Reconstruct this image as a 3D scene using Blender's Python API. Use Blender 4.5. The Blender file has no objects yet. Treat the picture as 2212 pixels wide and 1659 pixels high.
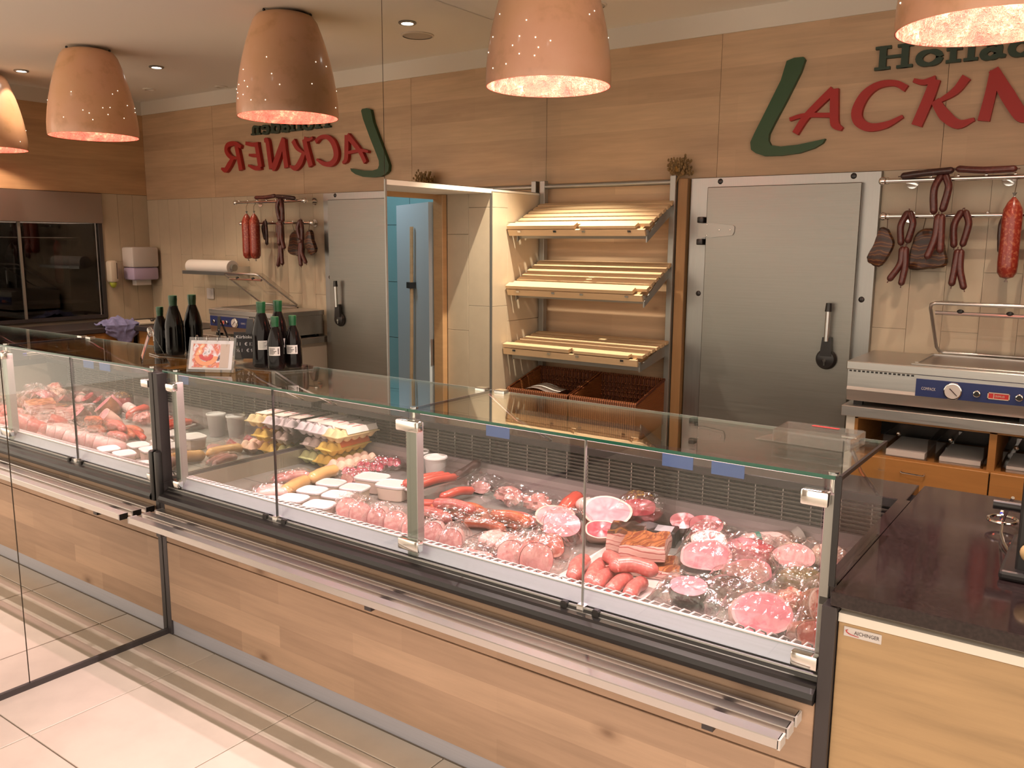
import bpy, bmesh, math, random
from mathutils import Vector, Matrix, noise
random.seed(7)
SC = bpy.context.scene
COL = SC.collection
PI = math.pi

# ---------------------------------------------------------------- camera, world, light, exposure
CAM_LOC = Vector((3.1874, -1.9769, 1.6548))
yaw, pitch, roll = 0.6216, -0.1641, 0.0065
fwd = Vector((-math.sin(yaw)*math.cos(pitch), math.cos(yaw)*math.cos(pitch), math.sin(pitch)))
rgt = Vector((math.cos(yaw), math.sin(yaw), 0))
upv = rgt.cross(fwd)
r2 = rgt*math.cos(roll) + upv*math.sin(roll)
u2 = upv*math.cos(roll) - rgt*math.sin(roll)
cam_d = bpy.data.cameras.new('camera')
cam = bpy.data.objects.new('camera', cam_d)
COL.objects.link(cam)
rm = Matrix((r2, u2, -fwd)).transposed()
cam.matrix_world = Matrix.Translation(CAM_LOC) @ rm.to_4x4()
cam_d.sensor_fit = 'HORIZONTAL'
cam_d.sensor_width = 36.0
cam_d.lens = 36.0*1852.5/2212.0
cam_d.clip_start = 0.02
SC.camera = cam

world = bpy.data.worlds.new('world'); SC.world = world
world.use_nodes = True
bg = world.node_tree.nodes['Background']
bg.inputs[0].default_value = (1.0, 0.83, 0.67, 1)
bg.inputs[1].default_value = 1.6

SC.view_settings.view_transform = 'Standard'
SC.view_settings.look = 'None'
SC.view_settings.gamma = 1.0
SC.view_settings.use_curve_mapping = False
SC.view_settings.exposure = 0.42
cy = SC.cycles
cy.max_bounces = 9; cy.diffuse_bounces = 3; cy.glossy_bounces = 5
cy.transmission_bounces = 6; cy.transparent_max_bounces = 28
cy.sample_clamp_indirect = 4.0; cy.sample_clamp_direct = 0.0
cy.caustics_reflective = False; cy.caustics_refractive = False
cy.use_denoising = True

def lamp(name, kind, loc, energy, color, target=None, parent=None, **kw):
    d = bpy.data.lights.new(name, kind); d.energy = energy; d.color = color
    for k, v in kw.items(): setattr(d, k, v)
    o = bpy.data.objects.new(name, d); COL.objects.link(o)
    L = Vector(loc)
    if target is not None:
        o.rotation_euler = (Vector(target)-L).to_track_quat('-Z', 'Y').to_euler()
    if parent is not None:
        o.parent = parent; L = L - WL.get(parent.name, Vector((0, 0, 0)))
    o.location = L
    return o
WL = {}          # world location of every object's origin

PEND_W = 20; FRONT_W = 120; LED_W = 6
WARM = (1.0, 0.70, 0.50)
PINK = (1.0, 0.56, 0.60)

# ---------------------------------------------------------------- mesh builder
class M:
    def __init__(s): s.v = []; s.f = []
    def add(s, v, f):
        n = len(s.v); s.v += [Vector(p) for p in v]; s.f += [tuple(i+n for i in q) for q in f]; return s
    def box(s, x0, x1, y0, y1, z0, z1, bev=0):
        if bev <= 0:
            return s.add([(x0,y0,z0),(x1,y0,z0),(x1,y1,z0),(x0,y1,z0),(x0,y0,z1),(x1,y0,z1),(x1,y1,z1),(x0,y1,z1)],
                         [(3,2,1,0),(4,5,6,7),(0,1,5,4),(1,2,6,5),(2,3,7,6),(3,0,4,7)])
        b = bmesh.new(); bmesh.ops.create_cube(b, size=1)
        for q in b.verts:
            q.co = Vector((x0+(q.co.x+.5)*(x1-x0), y0+(q.co.y+.5)*(y1-y0), z0+(q.co.z+.5)*(z1-z0)))
        bev = min(bev, .49*min(x1-x0, y1-y0, z1-z0))
        bmesh.ops.bevel(b, geom=b.edges[:], offset=bev, segments=2 if bev > .004 else 1, affect='EDGES', profile=.5)
        b.verts.index_update()
        s.add([q.co.copy() for q in b.verts], [tuple(w.index for w in f.verts) for f in b.faces]); b.free(); return s
    def prism(s, poly, vec):
        n = len(poly); vec = Vector(vec); p = [Vector(a) for a in poly]
        return s.add(p+[a+vec for a in p], [tuple(range(n-1,-1,-1)), tuple(range(n,2*n))]+[(i,(i+1)%n,n+(i+1)%n,n+i) for i in range(n)])
    def tube(s, pts, r, n=8, caps=True, closed=False):
        pts = [Vector(p) for p in pts]; k = len(pts)
        rs = r if isinstance(r, (list, tuple)) else [r]*k
        base = len(s.v); up = None
        for i, p in enumerate(pts):
            if closed: t = (pts[(i+1)%k]-pts[i-1])
            else: t = (pts[min(i+1,k-1)]-pts[max(i-1,0)])
            if t.length < 1e-9: t = Vector((0,0,1))
            t.normalize()
            if up is None:
                up = Vector((0,0,1)) if abs(t.z) < .9 else Vector((1,0,0))
            a = t.cross(up)
            if a.length < 1e-6: a = t.cross(Vector((0,1,0.01)))
            a.normalize(); b = a.cross(t).normalized(); up = b
            for j in range(n):
                th = 2*PI*j/n; s.v.append(p+(a*math.cos(th)+b*math.sin(th))*rs[i])
        m = k if closed else k-1
        for i in range(m):
            for j in range(n):
                i2 = (i+1)%k
                s.f.append((base+i*n+j, base+i*n+(j+1)%n, base+i2*n+(j+1)%n, base+i2*n+j))
        if caps and not closed:
            s.f.append(tuple(base+j for j in range(n-1,-1,-1))); s.f.append(tuple(base+(k-1)*n+j for j in range(n)))
        return s
    def cyl(s, p0, p1, r, n=12): return s.tube([p0, p1], r, n)
    def lathe(s, prof, c=(0,0,0), n=24, cap0=False, cap1=False):
        c = Vector(c); base = len(s.v); k = len(prof)
        for (r, z) in prof:
            for j in range(n):
                th = 2*PI*j/n; s.v.append(c+Vector((r*math.cos(th), r*math.sin(th), z)))
        for i in range(k-1):
            for j in range(n):
                s.f.append((base+i*n+j, base+i*n+(j+1)%n, base+(i+1)*n+(j+1)%n, base+(i+1)*n+j))
        if cap0: s.f.append(tuple(base+j for j in range(n-1,-1,-1)))
        if cap1: s.f.append(tuple(base+(k-1)*n+j for j in range(n)))
        return s
    def sphere(s, c, r, nu=12, nv=8, amp=0, seed=0, p=1.0):
        c = Vector(c); R = Vector((r,r,r)) if not hasattr(r,'__len__') else Vector(r); base = len(s.v)
        sg = lambda a: math.copysign(abs(a)**p, a)
        for i in range(nv+1):
            ph = PI*i/nv-PI/2
            for j in range(nu):
                th = 2*PI*j/nu
                d = Vector((sg(math.cos(ph))*sg(math.cos(th)), sg(math.cos(ph))*sg(math.sin(th)), sg(math.sin(ph))))
                q = Vector((d.x*R.x, d.y*R.y, d.z*R.z))
                if amp: q *= 1+amp*noise.noise(d*2.2+Vector((seed,seed*.7,0)))
                s.v.append(c+q)
        for i in range(nv):
            for j in range(nu):
                s.f.append((base+i*nu+j, base+i*nu+(j+1)%nu, base+(i+1)*nu+(j+1)%nu, base+(i+1)*nu+j))
        return s
    def grid(s, fn, nu, nv):
        base = len(s.v)
        for i in range(nu+1):
            for j in range(nv+1): s.v.append(Vector(fn(i/nu, j/nv)))
        for i in range(nu):
            for j in range(nv):
                a = base+i*(nv+1)+j; s.f.append((a, a+nv+1, a+nv+2, a+1))
        return s
    def xf(s, m):
        s.v = [m @ p for p in s.v]; return s
    def merge(s, o): return s.add(o.v, o.f)

def mesh_of(mb, name, org, smooth):
    me = bpy.data.meshes.new(name)
    me.from_pydata([tuple(p-org) for p in mb.v], [], mb.f)
    me.validate(); me.update()
    if smooth:
        me.shade_smooth()
        try: me.set_sharp_from_angle(angle=smooth if smooth is not True else 0.7)
        except Exception: pass
    return me

def ob(name, mb, mat, parent=None, smooth=False):
    lo = Vector([min(p[i] for p in mb.v) for i in range(3)]); hi = Vector([max(p[i] for p in mb.v) for i in range(3)])
    org = Vector(((lo.x+hi.x)/2, (lo.y+hi.y)/2, lo.z))
    me = mesh_of(mb, name, org, smooth); me.materials.append(mat)
    o = bpy.data.objects.new(name, me); COL.objects.link(o)
    WL[o.name] = org
    if parent is not None:
        o.parent = parent; o.location = org-WL[parent.name]
    else: o.location = org
    return o

def tag(o, label, cat, group=None, kind=None):
    if label: o['label'] = label
    if cat: o['category'] = cat
    if group: o['group'] = group
    if kind: o['kind'] = kind
    return o
def thing(name, label, cat, loc, group=None):
    o = bpy.data.objects.new(name, None); COL.objects.link(o); o.empty_display_size = .05
    o.location = loc; WL[o.name] = Vector(loc); return tag(o, label, cat, group)
def struct(name, mb, mat, smooth=False):
    return tag(ob(name, mb, mat, None, smooth), None, None, None, 'structure')
def lab(o, s): o['label'] = s; return o
def instances(name, proto, locs, parent):
    """copies of a mesh piece that share its mesh data; locs are world origins"""
    for L in locs:
        c = proto.copy(); c.name = name; COL.objects.link(c); c.parent = parent
        c.location = Vector(L)-(WL[parent.name] if parent else Vector((0,0,0))); WL[c.name] = Vector(L)

# ---------------------------------------------------------------- materials
def nm(name):
    m = bpy.data.materials.new(name); m.use_nodes = True
    nt = m.node_tree; b = nt.nodes['Principled BSDF']; return m, nt, b
def node(nt, t, **kw):
    n = nt.nodes.new(t)
    for k, v in kw.items(): setattr(n, k, v)
    return n
def rgba(c): return (c[0], c[1], c[2], 1)
def objcoord(nt, scale=(1,1,1), rot=(0,0,0), loc=(0,0,0)):
    tc = node(nt, 'ShaderNodeTexCoord'); mp = node(nt, 'ShaderNodeMapping')
    mp.inputs['Scale'].default_value = scale; mp.inputs['Rotation'].default_value = rot; mp.inputs['Location'].default_value = loc
    nt.links.new(tc.outputs['Object'], mp.inputs[0]); return mp.outputs[0]
def ramp(nt, fac, stops):
    r = node(nt, 'ShaderNodeValToRGB'); e = r.color_ramp.elements
    while len(e) < len(stops): e.new(.5)
    for i, (p, c) in enumerate(stops): e[i].position = p; e[i].color = rgba(c)
    nt.links.new(fac, r.inputs[0]); return r.outputs[0]
def noisetex(nt, vec, scale, detail=3, rough=.5):
    n = node(nt, 'ShaderNodeTexNoise'); n.inputs['Scale'].default_value = scale
    n.inputs['Detail'].default_value = detail; n.inputs['Roughness'].default_value = rough
    nt.links.new(vec, n.inputs['Vector']); return n.outputs[0]
def mixc(nt, fac, a, b, mode='MIX'):
    m = node(nt, 'ShaderNodeMix', data_type='RGBA', blend_type=mode)
    for sock, v in ((m.inputs[0], fac), (m.inputs[6], a), (m.inputs[7], b)):
        if isinstance(v, (int, float)): sock.default_value = v
        elif isinstance(v, tuple): sock.default_value = rgba(v)
        else: nt.links.new(v, sock)
    return m.outputs[2]
def bump(nt, b, h, strength=.2, dist=.01):
    n = node(nt, 'ShaderNodeBump'); n.inputs['Strength'].default_value = strength; n.inputs['Distance'].default_value = dist
    nt.links.new(h, n.inputs['Height']); nt.links.new(n.outputs[0], b.inputs['Normal'])

def plain(name, c, rough=.5, metal=0, var=0, vscale=8, bmp=0, bscale=60, coat=0, spec=None):
    m, nt, b = nm(name)
    b.inputs['Base Color'].default_value = rgba(c); b.inputs['Roughness'].default_value = rough; b.inputs['Metallic'].default_value = metal
    if coat: b.inputs['Coat Weight'].default_value = coat; b.inputs['Coat Roughness'].default_value = .08
    if spec is not None: b.inputs['Specular IOR Level'].default_value = spec
    v = objcoord(nt)
    if var:
        col = ramp(nt, noisetex(nt, v, vscale, 4), [(.3, tuple(max(0,k*(1-var)) for k in c)), (.7, tuple(min(1,k*(1+var)) for k in c))])
        nt.links.new(col, b.inputs['Base Color'])
    if bmp: bump(nt, b, noisetex(nt, v, bscale, 3), bmp, .005)
    return m

def wood(name, c, axis='x', plank=(1.3,.15), dark=.72, rough=.5, knots=True, grain=1.0, pv=.80):
    m, nt, b = nm(name)
    tc = node(nt, 'ShaderNodeTexCoord'); sp = node(nt, 'ShaderNodeSeparateXYZ'); cb = node(nt, 'ShaderNodeCombineXYZ')
    nt.links.new(tc.outputs['Object'], sp.inputs[0])
    h, w = {'x': (0, 2), 'y': (1, 2), 'z': (2, 0), 'xy': (0, 1)}[axis]
    nt.links.new(sp.outputs[h], cb.inputs[0]); nt.links.new(sp.outputs[w], cb.inputs[1]); nt.links.new(sp.outputs[3-h-w if axis != 'xy' else 2], cb.inputs[2])
    v = cb.outputs[0]
    br = node(nt, 'ShaderNodeTexBrick'); br.inputs['Scale'].default_value = 1; br.inputs['Brick Width'].default_value = plank[0]
    br.inputs['Row Height'].default_value = plank[1]; br.inputs['Mortar Size'].default_value = 0.0; br.offset = .37
    br.inputs['Color1'].default_value = (.0,.0,.0,1); br.inputs['Color2'].default_value = (1,1,1,1); br.inputs['Bias'].default_value = 0
    nt.links.new(v, br.inputs['Vector'])
    mp = node(nt, 'ShaderNodeMapping'); mp.inputs['Scale'].default_value = (1.1, 16, 5); nt.links.new(v, mp.inputs[0])
    g = noisetex(nt, mp.outputs[0], 2.2*grain, 6, .62)
    mp2 = node(nt, 'ShaderNodeMapping'); mp2.inputs['Scale'].default_value = (.9, 4, 1); nt.links.new(v, mp2.inputs[0])
    g2 = noisetex(nt, mp2.outputs[0], 2.0, 3)
    d = tuple(k*dark for k in c); l = tuple(min(1, k*1.18) for k in c)
    col = ramp(nt, g, [(.28, d), (.5, c), (.75, l)])
    col = mixc(nt, .45, col, ramp(nt, g2, [(.3, tuple(k*.78 for k in c)), (.7, tuple(min(1,k*1.12) for k in c))]))
    col = mixc(nt, .8, col, ramp(nt, br.outputs['Color'], [(0, (pv,pv*.97,pv*.97)), (1, (1.0,1.0,1.0))]), 'MULTIPLY')
    if knots:
        vo = node(nt, 'ShaderNodeTexVoronoi'); vo.inputs['Scale'].default_value = 3.1; vo.inputs['Randomness'].default_value = 1
        mp3 = node(nt, 'ShaderNodeMapping'); mp3.inputs['Scale'].default_value = (.8, 1.5, 1); nt.links.new(v, mp3.inputs[0]); nt.links.new(mp3.outputs[0], vo.inputs['Vector'])
        kk = ramp(nt, vo.outputs['Distance'], [(.02, (.30,.24,.20)), (.075, (.75,.72,.70)), (.16, (1,1,1))])
        col = mixc(nt, .75, col, kk, 'MULTIPLY')
    nt.links.new(col, b.inputs['Base Color']); b.inputs['Roughness'].default_value = rough
    bump(nt, b, g, .06, .004)
    return m

def steel(name, c=(.62,.61,.60), rough=.3, streak='x', metal=1.0, amp=.12):
    m, nt, b = nm(name)
    sc = {'x': (1.5, 60, 60), 'y': (60, 1.5, 60), 'z': (60, 60, 1.5)}[streak]
    v = objcoord(nt, sc); n = noisetex(nt, v, 2.5, 3)
    mr = node(nt, 'ShaderNodeMapRange'); mr.inputs[3].default_value = rough-amp*.5; mr.inputs[4].default_value = rough+amp
    nt.links.new(n, mr.inputs[0]); nt.links.new(mr.outputs[0], b.inputs['Roughness'])
    nt.links.new(ramp(nt, n, [(.3, tuple(k*.92 for k in c)), (.7, c)]), b.inputs['Base Color'])
    b.inputs['Metallic'].default_value = metal
    bump(nt, b, n, .03, .002)
    return m

def schlick(nt, f0=.04, k=1.0, normal=None):
    lw = node(nt, 'ShaderNodeLayerWeight'); lw.inputs['Blend'].default_value = .5
    if normal is not None: nt.links.new(normal, lw.inputs['Normal'])
    pw = node(nt, 'ShaderNodeMath', operation='POWER'); pw.inputs[1].default_value = 5.0; nt.links.new(lw.outputs['Facing'], pw.inputs[0])
    ma = node(nt, 'ShaderNodeMath', operation='MULTIPLY_ADD'); ma.inputs[1].default_value = (1-f0)*k; ma.inputs[2].default_value = f0*k; ma.use_clamp = True
    nt.links.new(pw.outputs[0], ma.inputs[0]); return ma.outputs[0]
def glass(name, tint=(1,1,1), rough=0.0, refl=1.0, edge=None):
    """thin architectural glass: transparent with a Fresnel reflection"""
    m = bpy.data.materials.new(name); m.use_nodes = True; nt = m.node_tree; nt.nodes.clear()
    out = node(nt, 'ShaderNodeOutputMaterial'); t = node(nt, 'ShaderNodeBsdfTransparent'); gl = node(nt, 'ShaderNodeBsdfGlossy')
    t.inputs[0].default_value = rgba(tint); gl.inputs['Roughness'].default_value = rough; gl.inputs[0].default_value = (1,1,1,1)
    fo = schlick(nt, .04, refl)
    mx = node(nt, 'ShaderNodeMixShader'); nt.links.new(fo, mx.inputs[0]); nt.links.new(t.outputs[0], mx.inputs[1]); nt.links.new(gl.outputs[0], mx.inputs[2])
    nt.links.new(mx.outputs[0], out.inputs[0]); return m

def film(name, tint=(.99,.975,.975), fac=.055, rough=.15):
    m = bpy.data.materials.new(name); m.use_nodes = True; nt = m.node_tree; nt.nodes.clear()
    out = node(nt, 'ShaderNodeOutputMaterial'); t = node(nt, 'ShaderNodeBsdfTransparent'); gl = node(nt, 'ShaderNodeBsdfGlossy')
    t.inputs[0].default_value = rgba(tint); gl.inputs['Roughness'].default_value = rough; gl.inputs[0].default_value = (1,1,1,1)
    ad = node(nt, 'ShaderNodeMath', operation='ADD'); ad.inputs[1].default_value = fac; ad.use_clamp = True
    v = objcoord(nt); bn = node(nt, 'ShaderNodeBump'); bn.inputs['Strength'].default_value = .6; bn.inputs['Distance'].default_value = .008
    nt.links.new(noisetex(nt, v, 22, 3, .6), bn.inputs['Height'])
    nt.links.new(bn.outputs[0], gl.inputs['Normal'])
    nt.links.new(schlick(nt, .04, 1.0, bn.outputs[0]), ad.inputs[0])
    mx = node(nt, 'ShaderNodeMixShader'); nt.links.new(ad.outputs[0], mx.inputs[0]); nt.links.new(t.outputs[0], mx.inputs[1]); nt.links.new(gl.outputs[0], mx.inputs[2])
    nt.links.new(mx.outputs[0], out.inputs[0]); return m

def emit(name, c, s):
    m = bpy.data.materials.new(name); m.use_nodes = True; nt = m.node_tree; nt.nodes.clear()
    out = node(nt, 'ShaderNodeOutputMaterial'); e = node(nt, 'ShaderNodeEmission'); e.inputs[0].default_value = rgba(c); e.inputs[1].default_value = s
    nt.links.new(e.outputs[0], out.inputs[0]); return m

def speck(name, base, fleck, scale=90, thr=(.50,.58), rough=.35, big=None, coat=.3):
    """meat with fat flecks"""
    m, nt, b = nm(name); v = objcoord(nt)
    n = noisetex(nt, v, scale, 2); col = ramp(nt, n, [(thr[0], base), (thr[1], fleck)])
    n2 = noisetex(nt, v, 14, 3); col = mixc(nt, .35, col, ramp(nt, n2, [(.3, tuple(k*.6 for k in base)), (.7, tuple(min(1,k*1.3) for k in base))]))
    nt.links.new(col, b.inputs['Base Color']); b.inputs['Roughness'].default_value = rough
    b.inputs['Coat Weight'].default_value = coat; b.inputs['Coat Roughness'].default_value = .12
    bump(nt, b, n2, .15, .006)
    b.inputs['Subsurface Weight'].default_value = 0.0
    return m

def layered(name, cols, axis='z', scale=34, dist=3.0, rough=.4, coat=.3):
    """streaky bacon: wavy layers"""
    m, nt, b = nm(name)
    tc = node(nt, 'ShaderNodeTexCoord')
    w = node(nt, 'ShaderNodeTexWave', wave_type='BANDS', bands_direction=axis.upper()); w.inputs['Scale'].default_value = scale
    w.inputs['Distortion'].default_value = dist; w.inputs['Detail'].default_value = 3; w.inputs['Detail Scale'].default_value = 1.2
    nt.links.new(tc.outputs['Object'], w.inputs['Vector'])
    n = len(cols); col = ramp(nt, w.outputs[1], [(i/(n-1)*.8+.1, c) for i, c in enumerate(cols)])
    nt.links.new(col, b.inputs['Base Color']); b.inputs['Roughness'].default_value = rough
    b.inputs['Coat Weight'].default_value = coat; b.inputs['Coat Roughness'].default_value = .15
    bump(nt, b, w.outputs[1], .25, .004); return m

def mirror_mat():
    m = bpy.data.materials.new('mirror_silver'); m.use_nodes = True; nt = m.node_tree; nt.nodes.clear()
    out = node(nt, 'ShaderNodeOutputMaterial'); gl = node(nt, 'ShaderNodeBsdfGlossy'); gl.inputs['Roughness'].default_value = 0.0
    gl.inputs[0].default_value = (.93,.915,.88,1); nt.links.new(gl.outputs[0], out.inputs[0]); return m

def tiles_mat(name, c, var=.1, rough=.35, scale=5, vein=True):
    m, nt, b = nm(name); v = objcoord(nt)
    oi = node(nt, 'ShaderNodeObjectInfo')
    ad = node(nt, 'ShaderNodeVectorMath', operation='ADD'); sc = node(nt, 'ShaderNodeVectorMath', operation='SCALE'); sc.inputs[3].default_value = 40
    cb = node(nt, 'ShaderNodeCombineXYZ'); nt.links.new(oi.outputs['Random'], cb.inputs[0]); nt.links.new(oi.outputs['Random'], cb.inputs[1])
    nt.links.new(cb.outputs[0], sc.inputs[0]); nt.links.new(v, ad.inputs[0]); nt.links.new(sc.outputs[0], ad.inputs[1])
    n = noisetex(nt, ad.outputs[0], scale, 5, .6)
    col = ramp(nt, n, [(.3, tuple(k*(1-var) for k in c)), (.55, c), (.8, tuple(min(1,k*(1+var*.6)) for k in c))])
    col = mixc(nt, .5, col, ramp(nt, oi.outputs['Random'], [(0, (1-var*.7,)*3), (1, (1,1,1))]), 'MULTIPLY')
    nt.links.new(col, b.inputs['Base Color']); b.inputs['Roughness'].default_value = rough
    return m

MT = {}
def mk():
    MT['oak'] = wood('oak_wall', (.66,.465,.295), 'x', dark=.84)
    MT['oak_y'] = wood('oak_wall_side', (.68,.44,.24), 'y', dark=.84)
    MT['oak_front'] = wood('oak_front', (.62,.425,.29), 'x', (.62,.085), dark=.80, pv=.66)
    MT['oak_cab'] = wood('oak_cabinet', (.54,.365,.19), 'x', (2.5,.5), knots=True)
    MT['beech'] = wood('beech_slat', (.80,.58,.34), 'x', (4,1), .85, .45, False)
    MT['beech_y'] = wood('beech_frame', (.60,.36,.17), 'y', (4,1), .85, .45, False)
    MT['cherry'] = wood('cherry_drawer', (.50,.24,.07), 'x', (4,1), .85, .4, False)
    MT['oak_z'] = wood('oak_trim', (.40,.23,.10), 'z', (4,1), .85, .45, False)
    MT['ceiling'] = plain('ceiling_paint', (.92,.89,.82), .9)
    MT['fascia'] = plain('fascia_paint', (.82,.77,.68), .9)
    MT['grout'] = plain('grout', (.24,.20,.16), .9); MT['wallgrout'] = plain('wall_grout', (.52,.44,.33), .9)
    MT['floor'] = tiles_mat('floor_stone', (.70,.62,.53), .10, .32, 4)
    MT['walltile'] = tiles_mat('wall_tile_beige', (.60,.50,.365), .07, .4, 7)
    MT['bluetile'] = tiles_mat('wall_tile_teal', (.22,.42,.45), .05, .25, 3)
    MT['paleblue'] = plain('pale_blue_paint', (.46,.52,.56), .45)
    MT['mirror'] = mirror_mat()
    MT['steel'] = steel('steel_brushed', (.58,.565,.54), .34, 'x')
    MT['steel_z'] = steel('steel_brushed_upright', (.34,.335,.32), .33, 'z')
    MT['steel_door'] = steel('steel_door', (.29,.285,.26), .36, 'x', .85)
    MT['alu'] = plain('aluminium', (.63,.62,.61), .30, 1.0)
    MT['alu_grey'] = plain('aluminium_matt', (.34,.335,.31), .40, .7)
    MT['alu_blue'] = steel('kick_plate', (.56,.57,.64), .45, 'x', .4)
    MT['duct'] = steel('duct_steel', (.44,.46,.53), .36, 'x', .6)
    MT['sill'] = steel('sill_steel', (.70,.60,.60), .34, 'x', .35)
    MT['chrome'] = plain('chrome', (.80,.79,.77), .10, 1.0)
    MT['black'] = plain('black_plastic', (.018,.016,.016), .35)
    MT['anthracite'] = plain('anthracite_panel', (.045,.038,.040), .42)
    MT['granite'] = plain('black_granite', (.028,.018,.018), .09, 0, .3, 120)
    MT['darkin'] = plain('dark_interior', (.03,.026,.024), .6)
    MT['glass'] = glass('clear_glass', (.94,.97,.955))
    MT['glass_dark'] = glass('smoked_glass', (.30,.27,.26), 0, 1.3)
    MT['acryl'] = glass('acrylic', (.95,.94,.93), .02, 1.2)
    MT['edge'] = plain('glass_edge_green', (.01,.11,.07), .12, 0, 0, coat=.5)
    MT['film'] = film('shrink_film')
    MT['film_soft'] = film('soft_film', (.98,.96,.96), .02, .1)
    MT['white'] = plain('white_plastic', (.66,.62,.60), .35)
    MT['cream'] = plain('cream_plastic', (.66,.57,.46), .4)
    MT['paper'] = plain('white_paper', (.74,.70,.67), .7)
    MT['lilac'] = plain('lilac_plastic', (.50,.42,.62), .25)
    MT['copper'] = copper_out(); MT['copper_in'] = copper_in()
    MT['bulb'] = emit('lamp_bulb', (1.0,.86,.72), 30)
    MT['led'] = emit('led_disc', (1.0,.93,.85), 12)
    MT['pin'] = emit('pin_glow', (1.0,.86,.66), 2.2)
    MT['pinkled'] = emit('pink_led', (1.0,.62,.60), 2)
    MT['green'] = plain('sign_green', (.035,.085,.035), .5)
    MT['dkgreen'] = plain('sign_dark_green', (.025,.05,.030), .5)
    MT['red'] = plain('sign_red', (.42,.022,.018), .5)
    MT['bottle'] = plain('dark_bottle_glass', (.006,.004,.004), .10, 0, spec=.25)
    MT['cap'] = plain('green_cap', (.010,.095,.032), .3)
    MT['ink'] = plain('print_ink', (.05,.03,.03), .6)
    MT['redink'] = plain('red_ink', (.55,.03,.03), .5)
    MT['chalk'] = plain('chalk', (.85,.85,.83), .9)
    MT['slate'] = plain('slate_board', (.02,.02,.02), .7)
    MT['blue'] = plain('blue_panel', (.020,.035,.15), .35)
    MT['bluecloth'] = plain('blue_cloth', (.22,.22,.42), .9, 0, .2, 30, .3, 60)
    MT['string'] = plain('string', (.09,.05,.03), .8)
    MT['wicker'] = wicker_mat()
    MT['dry'] = plain('dried_stems', (.24,.15,.06), .8, 0, .3, 40)
    MT['dryflower'] = plain('dried_flower', (.45,.24,.06), .8)
    MT['rubber'] = plain('black_rubber', (.02,.02,.02), .6)
    # meat and groceries
    MT['ham_face'] = speck('ham_cut_face', (.66,.21,.26), (.76,.34,.37), 30, (.45,.65), .28)
    MT['ham_pale'] = speck('pale_ham_face', (.72,.32,.34), (.80,.46,.46), 26, (.45,.65), .28)
    MT['fat'] = plain('ham_fat', (.74,.50,.42), .35, 0, .08, 20, coat=.3)
    MT['rind'] = speck('smoked_rind', (.22,.075,.035), (.34,.14,.06), 30, (.45,.65), .35)
    MT['rind_dark'] = speck('dark_rind', (.09,.035,.03), (.16,.06,.045), 30, (.45,.65), .3)
    MT['olive'] = speck('herb_rind', (.12,.085,.03), (.20,.14,.06), 40, (.45,.65), .4)
    MT['rawmeat'] = speck('raw_lean', (.40,.035,.06), (.54,.12,.14), 28, (.48,.64), .25)
    MT['marbled'] = speck('marbled_meat', (.50,.12,.08), (.80,.50,.38), 45, (.5,.6), .25)
    MT['salami'] = speck('salami_skin', (.27,.028,.015), (.46,.14,.07), 70, (.52,.62), .32)
    MT['dried'] = speck('dried_sausage', (.085,.016,.012), (.15,.035,.025), 60, (.5,.62), .38)
    MT['dried2'] = speck('dark_dried_sausage', (.04,.012,.010), (.07,.026,.02), 60, (.5,.62), .4)
    MT['raw'] = speck('raw_sausage', (.46,.115,.10), (.56,.22,.18), 80, (.5,.62), .3)
    MT['frank'] = plain('frankfurter', (.52,.085,.06), .25, 0, .12, 16, coat=.6)
    MT['paprika'] = speck('paprika_sausage', (.44,.10,.045), (.58,.20,.10), 60, (.5,.62), .28)
    MT['weiss'] = plain('white_sausage', (.70,.47,.43), .3, 0, .05, 16, coat=.4)
    MT['liverw'] = plain('yellow_casing', (.70,.42,.17), .25, 0, .1, 12, coat=.6)
    MT['pate'] = speck('pressed_sausage', (.56,.25,.23), (.70,.43,.39), 55, (.48,.62), .32)
    MT['pale'] = plain('pale_casing', (.66,.44,.35), .4, 0, .08, 16, coat=.2)
    MT['pork'] = speck('pink_pork', (.50,.22,.20), (.62,.33,.30), 24, (.45,.65), .3)
    MT['blood'] = speck('tongue_sausage_face', (.33,.035,.045), (.80,.30,.34), 20, (.50,.54), .25)
    MT['bacon'] = layered('bacon_layers', [(.66,.42,.35), (.72,.50,.42), (.34,.05,.05), (.70,.46,.39)], 'z', 9, 3.5)
    MT['bacon_top'] = layered('bacon_top', [(.20,.05,.02), (.42,.17,.05), (.16,.035,.02), (.36,.12,.04)], 'x', 7, 8)
    MT['smoked'] = layered('smoked_belly', [(.030,.014,.008), (.075,.022,.010), (.028,.010,.008), (.24,.10,.022), (.06,.018,.010)], 'z', 7, 6, .45, .12)
    MT['slice'] = plain('red_slice', (.48,.06,.10), .3, 0, .15, 40, coat=.4)
    MT['egg_yellow'] = plain('pulp_yellow', (.80,.55,.12), .85, 0, .06, 40, .2, 200)
    MT['egg_cream'] = plain('pulp_cream', (.80,.62,.34), .85, 0, .06, 40, .2, 200)
    MT['egg_grey'] = plain('pulp_grey', (.58,.46,.40), .85, 0, .06, 40, .2, 200)
    MT['egg_lilac'] = plain('pulp_lilac', (.72,.62,.64), .85, 0, .06, 40, .2, 200)
    MT['egg_green'] = plain('pulp_green', (.58,.60,.28), .85, 0, .06, 40, .2, 200)
    MT['egg_rose'] = plain('pulp_rose', (.74,.50,.38), .85, 0, .06, 40, .2, 200)
    MT['orange'] = plain('orange_label', (.80,.19,.045), .45)
    MT['pinklabel'] = plain('white_carton_label', (.84,.76,.70), .55)
    MT['deck'] = steel('deck_steel', (.52,.51,.48), .40, 'x', .8)
    MT['endwall'] = plain('olive_grey_wall', (.30,.27,.20), .35, .3)

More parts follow.
